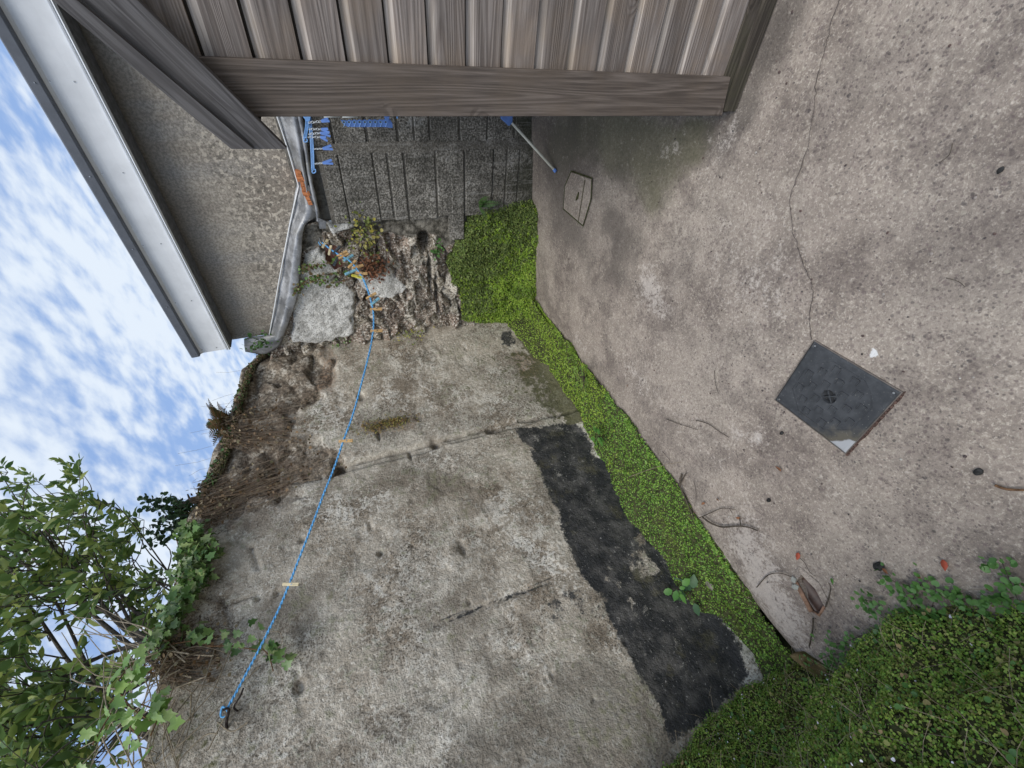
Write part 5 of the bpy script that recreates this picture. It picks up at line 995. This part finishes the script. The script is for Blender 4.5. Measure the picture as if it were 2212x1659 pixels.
# ---- ivy
def ivy(name,label,runs,n,size,plane=LW,off=.08,extra=None,mat=IVYL,hang=.02,stem=ROOT):
    th=thing(name,label,'ivy'); s=MB();P=[];S=[]
    for r in runs:
        Q=smooth_path([plane(p[0],p[1],off+(p[2] if len(p)>2 else 0)) for p in r],6); s.tube(Q,.003,5)
        k=n
        for j in range(k): q=Q[rng.integers(len(Q))]; P.append(q+rng.normal(size=3)*np.array([.035,.03,.03])+np.array([.02,0,-hang])); S.append(size*(.55+.6*rng.random()))
    P=np.array(P); n_=len(P); N=norm(np.array([1.0,-.35,.55])+.45*rng.normal(size=(n_,3))); D=norm(np.array([0,0,-1.])+.7*rng.normal(size=(n_,3))); v,f=cloud(*T_IVY,P,D,N,np.array(S)); leafobj('leaves',[(v,f,mat)],th); s.obj('stems',stem,th)
ivy('ivy','dense ivy curtain spilling over the wall top beside the dark sprays',[[(390,1150),(410,1190),(425,1240),(400,1290)],[(380,1160),(395,1220),(400,1270),(370,1330)],[(400,1160),(430,1180),(445,1200)],[(385,1220),(375,1290),(365,1340)],[(420,1150),(415,1220),(430,1260)],[(360,1330),(350,1370),(330,1400)]],85,.048)
ivy('ivy_trail','thin ivy trail hanging down the wall face toward the blue line',[[(330,1400,0),(380,1390,0),(420,1385,0),(450,1395,0),(490,1395,0),(530,1400,0),(565,1405,0)]],34,.055,hang=.03)
ivy('ivy_tip','bright ivy sprig ending just below the blue line',[[(565,1400),(580,1415),(585,1430),(590,1450)]],12,.055)
ivy('lower_ivy','glossy light green ivy spray among bare stems above the iron hook',[[(235,1520,.15),(260,1500,.15),(285,1530,.15),(330,1560,.15)],[(250,1480,.15),(270,1450,.12),(290,1430,.1)],[(300,1520,.12),(340,1540,.12),(325,1590,.12)],[(240,1540,.2),(210,1590,.2),(200,1610,.2)],[(270,1560,.2),(300,1590,.2)]],12,.062,mat=m_leaf('glossy_ivy',[(.16,.30,.06),(.25,.40,.10),(.32,.46,.14)],.3,.3,None,.6))
# ---- shrub beyond the wall
def shrub():
    th=thing('evergreen_shrub','tall leafy evergreen shrub rising beyond the wall against the sky','tree')
    poly=[(-60,960),(20,965),(35,1010),(70,1000),(95,1030),(150,1030),(190,985),(205,1050),(240,1075),(262,1050),(280,1090),(320,1110),(350,1150),(372,1200),(392,1240),(400,1290),(360,1380),(320,1460),(260,1560),(210,1720),(-60,1720)]
    cl=[]; xs=np.array([p[0] for p in poly]); ys=np.array([p[1] for p in poly])
    while len(cl)<225:
        x=rng.uniform(xs.min(),xs.max()); y=rng.uniform(ys.min(),ys.max()); sd_=float(sdpoly(np.array([x]),np.array([y]),poly)[0])
        if sd_<14: continue
        if 1290<y<1440 and 110<x<330 and rng.random()<.9: continue
        dep=-rng.uniform(3.05,4.5); r=ray((x,y)); t=dep/r[0]; p=CAM+r*t
        cl.append(p)
    cl=np.array(cl)
    root=LW(385,1420,-.35); roots=[root+np.array([-.1*k-.05,-.18*k+.1,-.15]) for k in range(5)]
    b=MB(); mains=[]
    order=rng.permutation(len(cl)); mi=order[:15]
    for k,i in enumerate(mi):
        r0=roots[k%5]+.05*rng.normal(size=3); e=cl[i]; m1=r0+(e-r0)*.35+np.array([-.08,0,.12])+.06*rng.normal(size=3); m2=r0+(e-r0)*.7+.07*rng.normal(size=3)+np.array([0,0,.06])
        Q=smooth_path([r0,m1,m2,e],6); L=len(Q); b.tube(Q,[.016*(1-.85*j/L)+.002 for j in range(L)],7); mains.append(np.array(Q))
    mp=np.vstack([m[3:] for m in mains]); tw=b
    for i in order[15:]:
        e=cl[i]; d=np.linalg.norm(mp-e,axis=1)+.35*(mp[:,2]>e[2]); q=mp[d.argmin()]; m_=(q+e)/2+.06*rng.normal(size=3)+np.array([0,0,.03]); Q=smooth_path([q,m_,e],4); tw.tube(Q,[.0065*(1-.7*j/len(Q)) for j in range(len(Q))],5)
        P=[];D=[];N=[];S=[]
    for e in cl:
        for q in range(int(rng.integers(2,5))):
            ax=norm(rdir(1,.9)[0]+np.array([.25,-.1,.1])); Ls=rng.uniform(.14,.30); bend=.04*rng.normal(size=3); n=int(rng.integers(7,12)); st=[e+ax*Ls*t+bend*t*t for t in np.linspace(0,1,5)]
            b.tube(st,[.0028*(1-.6*t) for t in np.linspace(0,1,5)],4)
            for k in range(n):
                t=.12+.88*(k+1)/n; p=e+ax*Ls*t+bend*t*t; sd_=norm(np.cross(ax,rng.normal(size=3))); P.append(p); D.append(norm(sd_*(1.2-t)+ax*(.35+.5*t))); N.append(norm(rdir(1,.9)[0]+ax*.4)); S.append(rng.uniform(.065,.13)*(1-.2*t))
    v,f=cloud(*T_LEAF,np.array(P),np.array(D),np.array(N),np.array(S)); leafobj('crown',[(v,f,TREEL)],th); b.obj('trunk',BARK,th,True)
shrub()
def bare_stems():
    th=thing('bare_stems','tangle of thin bare pale stems leaning out over the wall top','dry plant'); s=MB()
    for k in range(48):
        a=(380+rng.normal()*40,1440+rng.normal()*40); e=(170+260*rng.random(),1560+140*rng.random()) if k%3 else (120+150*rng.random(),1290+150*rng.random())
        if k%4==1: a=(260+80*rng.random(),1650+20*rng.random())
        o1,o2=.0+.12*rng.random(),-.2+.45*rng.random(); A=LW(*a,o1);r=ray(e);t=(XK+o2)/r[0];E_=CAM+r*t; Q=smooth_path([A,(A+E_)/2+.05*rng.normal(size=3),E_],5); s.tube(Q,[.0036*(1-.6*j/len(Q)) for j in range(len(Q))],5)
    for r in (((340,1640),(400,1560),(455,1500),(475,1460),(500,1400)),((330,1660),(420,1580),(480,1520),(560,1440)),((470,1560),(500,1580),(535,1560)),((450,1620),(480,1560),(500,1530)),((380,1650),(440,1590),(470,1585))): s.tube(smooth_path([LW(*p,.06) for p in r],5),.0032,5)
    s.obj('stems',DRY,th)
bare_stems()
# ============================================================ LITTER
def twig(pts,r,label,mat=TWIG,z=.012,side=()):
    th=thing('twig',label,'twig','twigs lying on the concrete'); s=MB(); P=smooth_path([FL(p[0],p[1],z)+np.array([0,0,.006*rng.random()]) for p in pts],5); s.tube(P,[r*(1-.45*j/len(P)) for j in range(len(P))],6); s.obj('stem',mat,th,True)
    if side:
        for sp_ in side: q=MB(); q.tube([FL(p[0],p[1],z+.004*i) for i,p in enumerate(sp_)],r*.55,5); q.obj('side_shoot',mat,th)
twig([(1519,1117),(1535,1128),(1560,1138),(1590,1136),(1615,1138),(1638,1146)],.0055,'stout dark twig, longest on the concrete, pointing toward the clay channel',side=[[(1600,1136),(1598,1120)]])
twig([(1474,1024),(1470,1048),(1480,1075),(1492,1100),(1500,1120)],.0058,'thick dark forked twig lying along the edge of the green strip',side=[[(1470,1045),(1482,1022)],[(1476,1060),(1462,1040)]])
twig([(1440,905),(1465,915),(1490,922),(1508,928)],.0024,'thin grey twig lying nearer the wall of the crossing pair by the cover')
twig([(1505,908),(1530,915),(1555,932),(1575,944)],.0028,'thin curved twig lying nearer the cover of the crossing pair')
twig([(1512,1118),(1535,1108),(1560,1098),(1590,1100)],.0026,'slender crooked twig between the forked twig and the stout one',side=[[(1575,1098),(1582,1108)]])
twig([(1636,1268),(1660,1242),(1690,1238),(1718,1250)],.0026,'arched thin twig reaching the far end of the clay channel')
twig([(1720,1200),(1735,1212),(1750,1235),(1762,1245)],.0016,'hair thin twig trailing from the red leaf')
twig([(1758,1335),(1756,1360),(1749,1395)],.0042,'short straight dark twig below the clay channel',side=[[(1752,1380),(1748,1400)]])
twig([(1785,1310),(1792,1290),(1796,1268),(1790,1258)],.0034,'knobbly twig standing beside the clay channel with two leaves')
twig([(1545,800),(1547,825),(1552,850)],.0016,'tiny upright hairline twig between the cover and the strip')
twig([(1500,1040),(1503,1060),(1505,1085)],.0016,'fine straight twig beside the thick forked one')
twig([(1432,975),(1448,995),(1455,1010)],.0014,'fine short twig near the reddish litter at the strip edge')
twig([(1360,1030),(1400,1015),(1440,1003),(1475,998)],.0022,'pale straw lying across the green strip, its end on the concrete',DRY,.05)
twig([(2150,1048),(2175,1056),(2225,1058)],.0045,'dark reddish stick cut off by the near edge of the concrete',ROOT)
twig([(2045,600),(2070,608),(2085,620)],.0012,'tiny curled hairline twig on the coarse near concrete')
twig([(2060,310),(2050,335),(2030,352)],.0014,'thin bent hairline twig on the concrete in front of the shed')
def leaf(px,py,size_,mat,label,z=.012,name='dead_leaf',cat='leaf',tm=T_HERB,grp='fallen leaves on the concrete'):
    size=size_*.68; p=FL(px,py,z); a=rng.random()*6.28; N=norm(np.array([.25*rng.normal(),.25*rng.normal(),1.])); v,f=cloud(*tm,p[None],np.array([[math.cos(a),math.sin(a),.1]]),N[None],size); f=np.array(f)
    # curl
    q=v-p; v=v+np.array([0,0,1.])*(.35*np.hypot(q[:,0],q[:,1])**2/size)[:,None]; th=mesh(name,v,f,mat,None); m=th.modifiers.new('thick','SOLIDIFY'); m.thickness=.0008; tag(th,label,cat,grp)
RED=m_leaf('red_leaf',[(.45,.08,.04),(.5,.12,.07)],.6,.2)
for a in ((1725,1193,.05,RED,'small red leaf on the concrete at the head of the thin trailing twig'),(1688,1018,.045,DEADL,'upright brown leaf alone between the strip and the lower corner of the cover'),(2037,1208,.05,RED,'bright red curled leaf on the near concrete above the round leaved trailer'),(1975,1240,.04,DEADL,'folded brown leaf just left of the red leaf on the near concrete'),(1795,1248,.035,HERBL,'single green leaf beside the knobbly twig'),(2130,1272,.035,DEADL,'dark brown leaf near the edge of the bank'),(1548,1078,.045,DEADL,'orange brown leaf between the thin twigs'),(1522,1085,.035,DEADL,'brown leaf touching the forked twig'),(1600,1120,.035,DEADL,'brown leaf resting on the stout twig'),(1905,1228,.04,TWIG and DEADL,'brown leaf behind the dark clod by the trailer'),(1355,830,.03,DEADL,'brown leaf at the clover clump on the strip edge'),(1355,798,.03,DEADL,'small brown curl on the concrete opposite the clover clump')): leaf(*a)
LITT=m_leaf('litter_bits',[(.10,.06,.04),(.16,.10,.07),(.06,.04,.03),(.22,.13,.08),(.30,.25,.2)],.8,.05)
def litter():
    # crumbs of dry litter collected along the slab edge: nobody could count them
    P=[];
    for y in np.linspace(.2,2.5,330): P.append((float(edge_x(y))+.03+abs(rng.normal())*.016,y+.01*rng.normal(),.002+.006*rng.random()+float(zf(edge_x(y),y))))
    P=np.array(P); n=len(P); N=rdir(n,1.2); v,f=cloud(*T_HERB,P,np.cross(N,rng.normal(size=(n,3))),N,.006+.013*rng.random(n)**2); o=leafobj('leaf_litter',[(v,f,LITT)]); tag(o,'brown leaf crumbs caught along the edge between concrete and green strip','litter',None,'stuff')
    n=520; X=rng.uniform(-2.1,.5,n); Y=rng.uniform(-.05,2.9,n); P=np.stack([X,Y,.006+zf(X,Y)],-1); N=norm(np.array([0,0,1.])+.3*rng.normal(size=(n,3))); v,f=cloud([(-.5,-.2,0),(.1,-.5,0),(.5,0,0),(.1,.45,0),(-.4,.3,0),(0,0,.35)],[(0,1,5),(1,2,5),(2,3,5),(3,4,5),(4,0,5)],P,np.cross(N,rng.normal(size=(n,3))),N,.003+.008*rng.random(n)**2.2)
    o=leafobj('grit',[(v,f,m_leaf('grit_bits',[(.04,.035,.035),(.09,.06,.055),(.05,.05,.055),(.13,.08,.07),(.5,.48,.44)],.8,0.01))]); tag(o,'dark grit and crumbs scattered over the concrete','grit',None,'stuff')
litter()
def stone(name,label,cat,px,py,sz,mat,z=.0,seed=1,rot=0,flat=.6,grp=None):
    import bmesh
    bm=bmesh.new(); bmesh.ops.create_icosphere(bm,subdivisions=3,radius=1); V=np.array([v.co[:] for v in bm.verts]); Fc=[tuple(v.index for v in f.verts) for f in bm.faces]; bm.free()
    V=V*(1+.25*fbm(V,1.3,3,seed)[:,None]); V=V*np.array([sz,sz*.7,sz*flat]); c=FL(px,py,z); V=V+c+np.array([0,0,sz*flat*.6]); o=mesh(name,V,Fc,mat,None,True); tag(o,label,cat,grp)
CLOD=m_plain('dark_clod',(.03,.03,.03),.9,0,.5,80); PALE=m_plain('pale_stone',(.6,.58,.53),.8)
stone('clod','dark crumbly clod on the concrete beside the round leaved trailer','clod',1901,1222,.022,CLOD,0,11)
stone('clod','black oval crumb of moss alone on the concrete beside the lone reddish stick','clod',2115,1018,.014,CLOD,0,12)
stone('clod','black crumb near the top right of the cover on the coarse concrete','clod',2163,367,.009,CLOD,0,13)
stone('clod','dark brown crumb just below the lower left side of the cover','clod',1690,935,.010,CLOD,0,14)
stone('clod','dark elongated crumb between the stout twig and the clay channel','clod',1662,1080,.013,CLOD,0,15)
def mossy_brick():
    th=thing('mossy_brick','mossy half brick wedged on edge between the slab and the leafy bank','brick')
    T=[hit(p,(0,0,.0),(0,0,1)) for p in ((1703,1410),(1735,1408),(1795,1445),(1760,1440))]
    top=[FL(1701,1416,.03),FL(1726,1411,.03),FL(1790,1448,.02),FL(1776,1478,.0)]
    low=[p+np.array([-.06,-.01,-.2]) for p in top]
    b=MB(); b.add(top+low,[(0,1,2,3),(7,6,5,4),(0,4,5,1),(1,5,6,2),(2,6,7,3),(3,7,4,0)]); o=b.obj('brick',MSTONE,th); m=o.modifiers.new('b','BEVEL'); m.width=.012; m.segments=3; 
mossy_brick()
stone('mortar_lump','rough grey lump of mortar in the green strip next to the bramble seedling','rubble',1540,1262,.055,m_plain('lump_mortar',(.26,.24,.2),.95,0,.5,30),-.02,31,flat=.4)
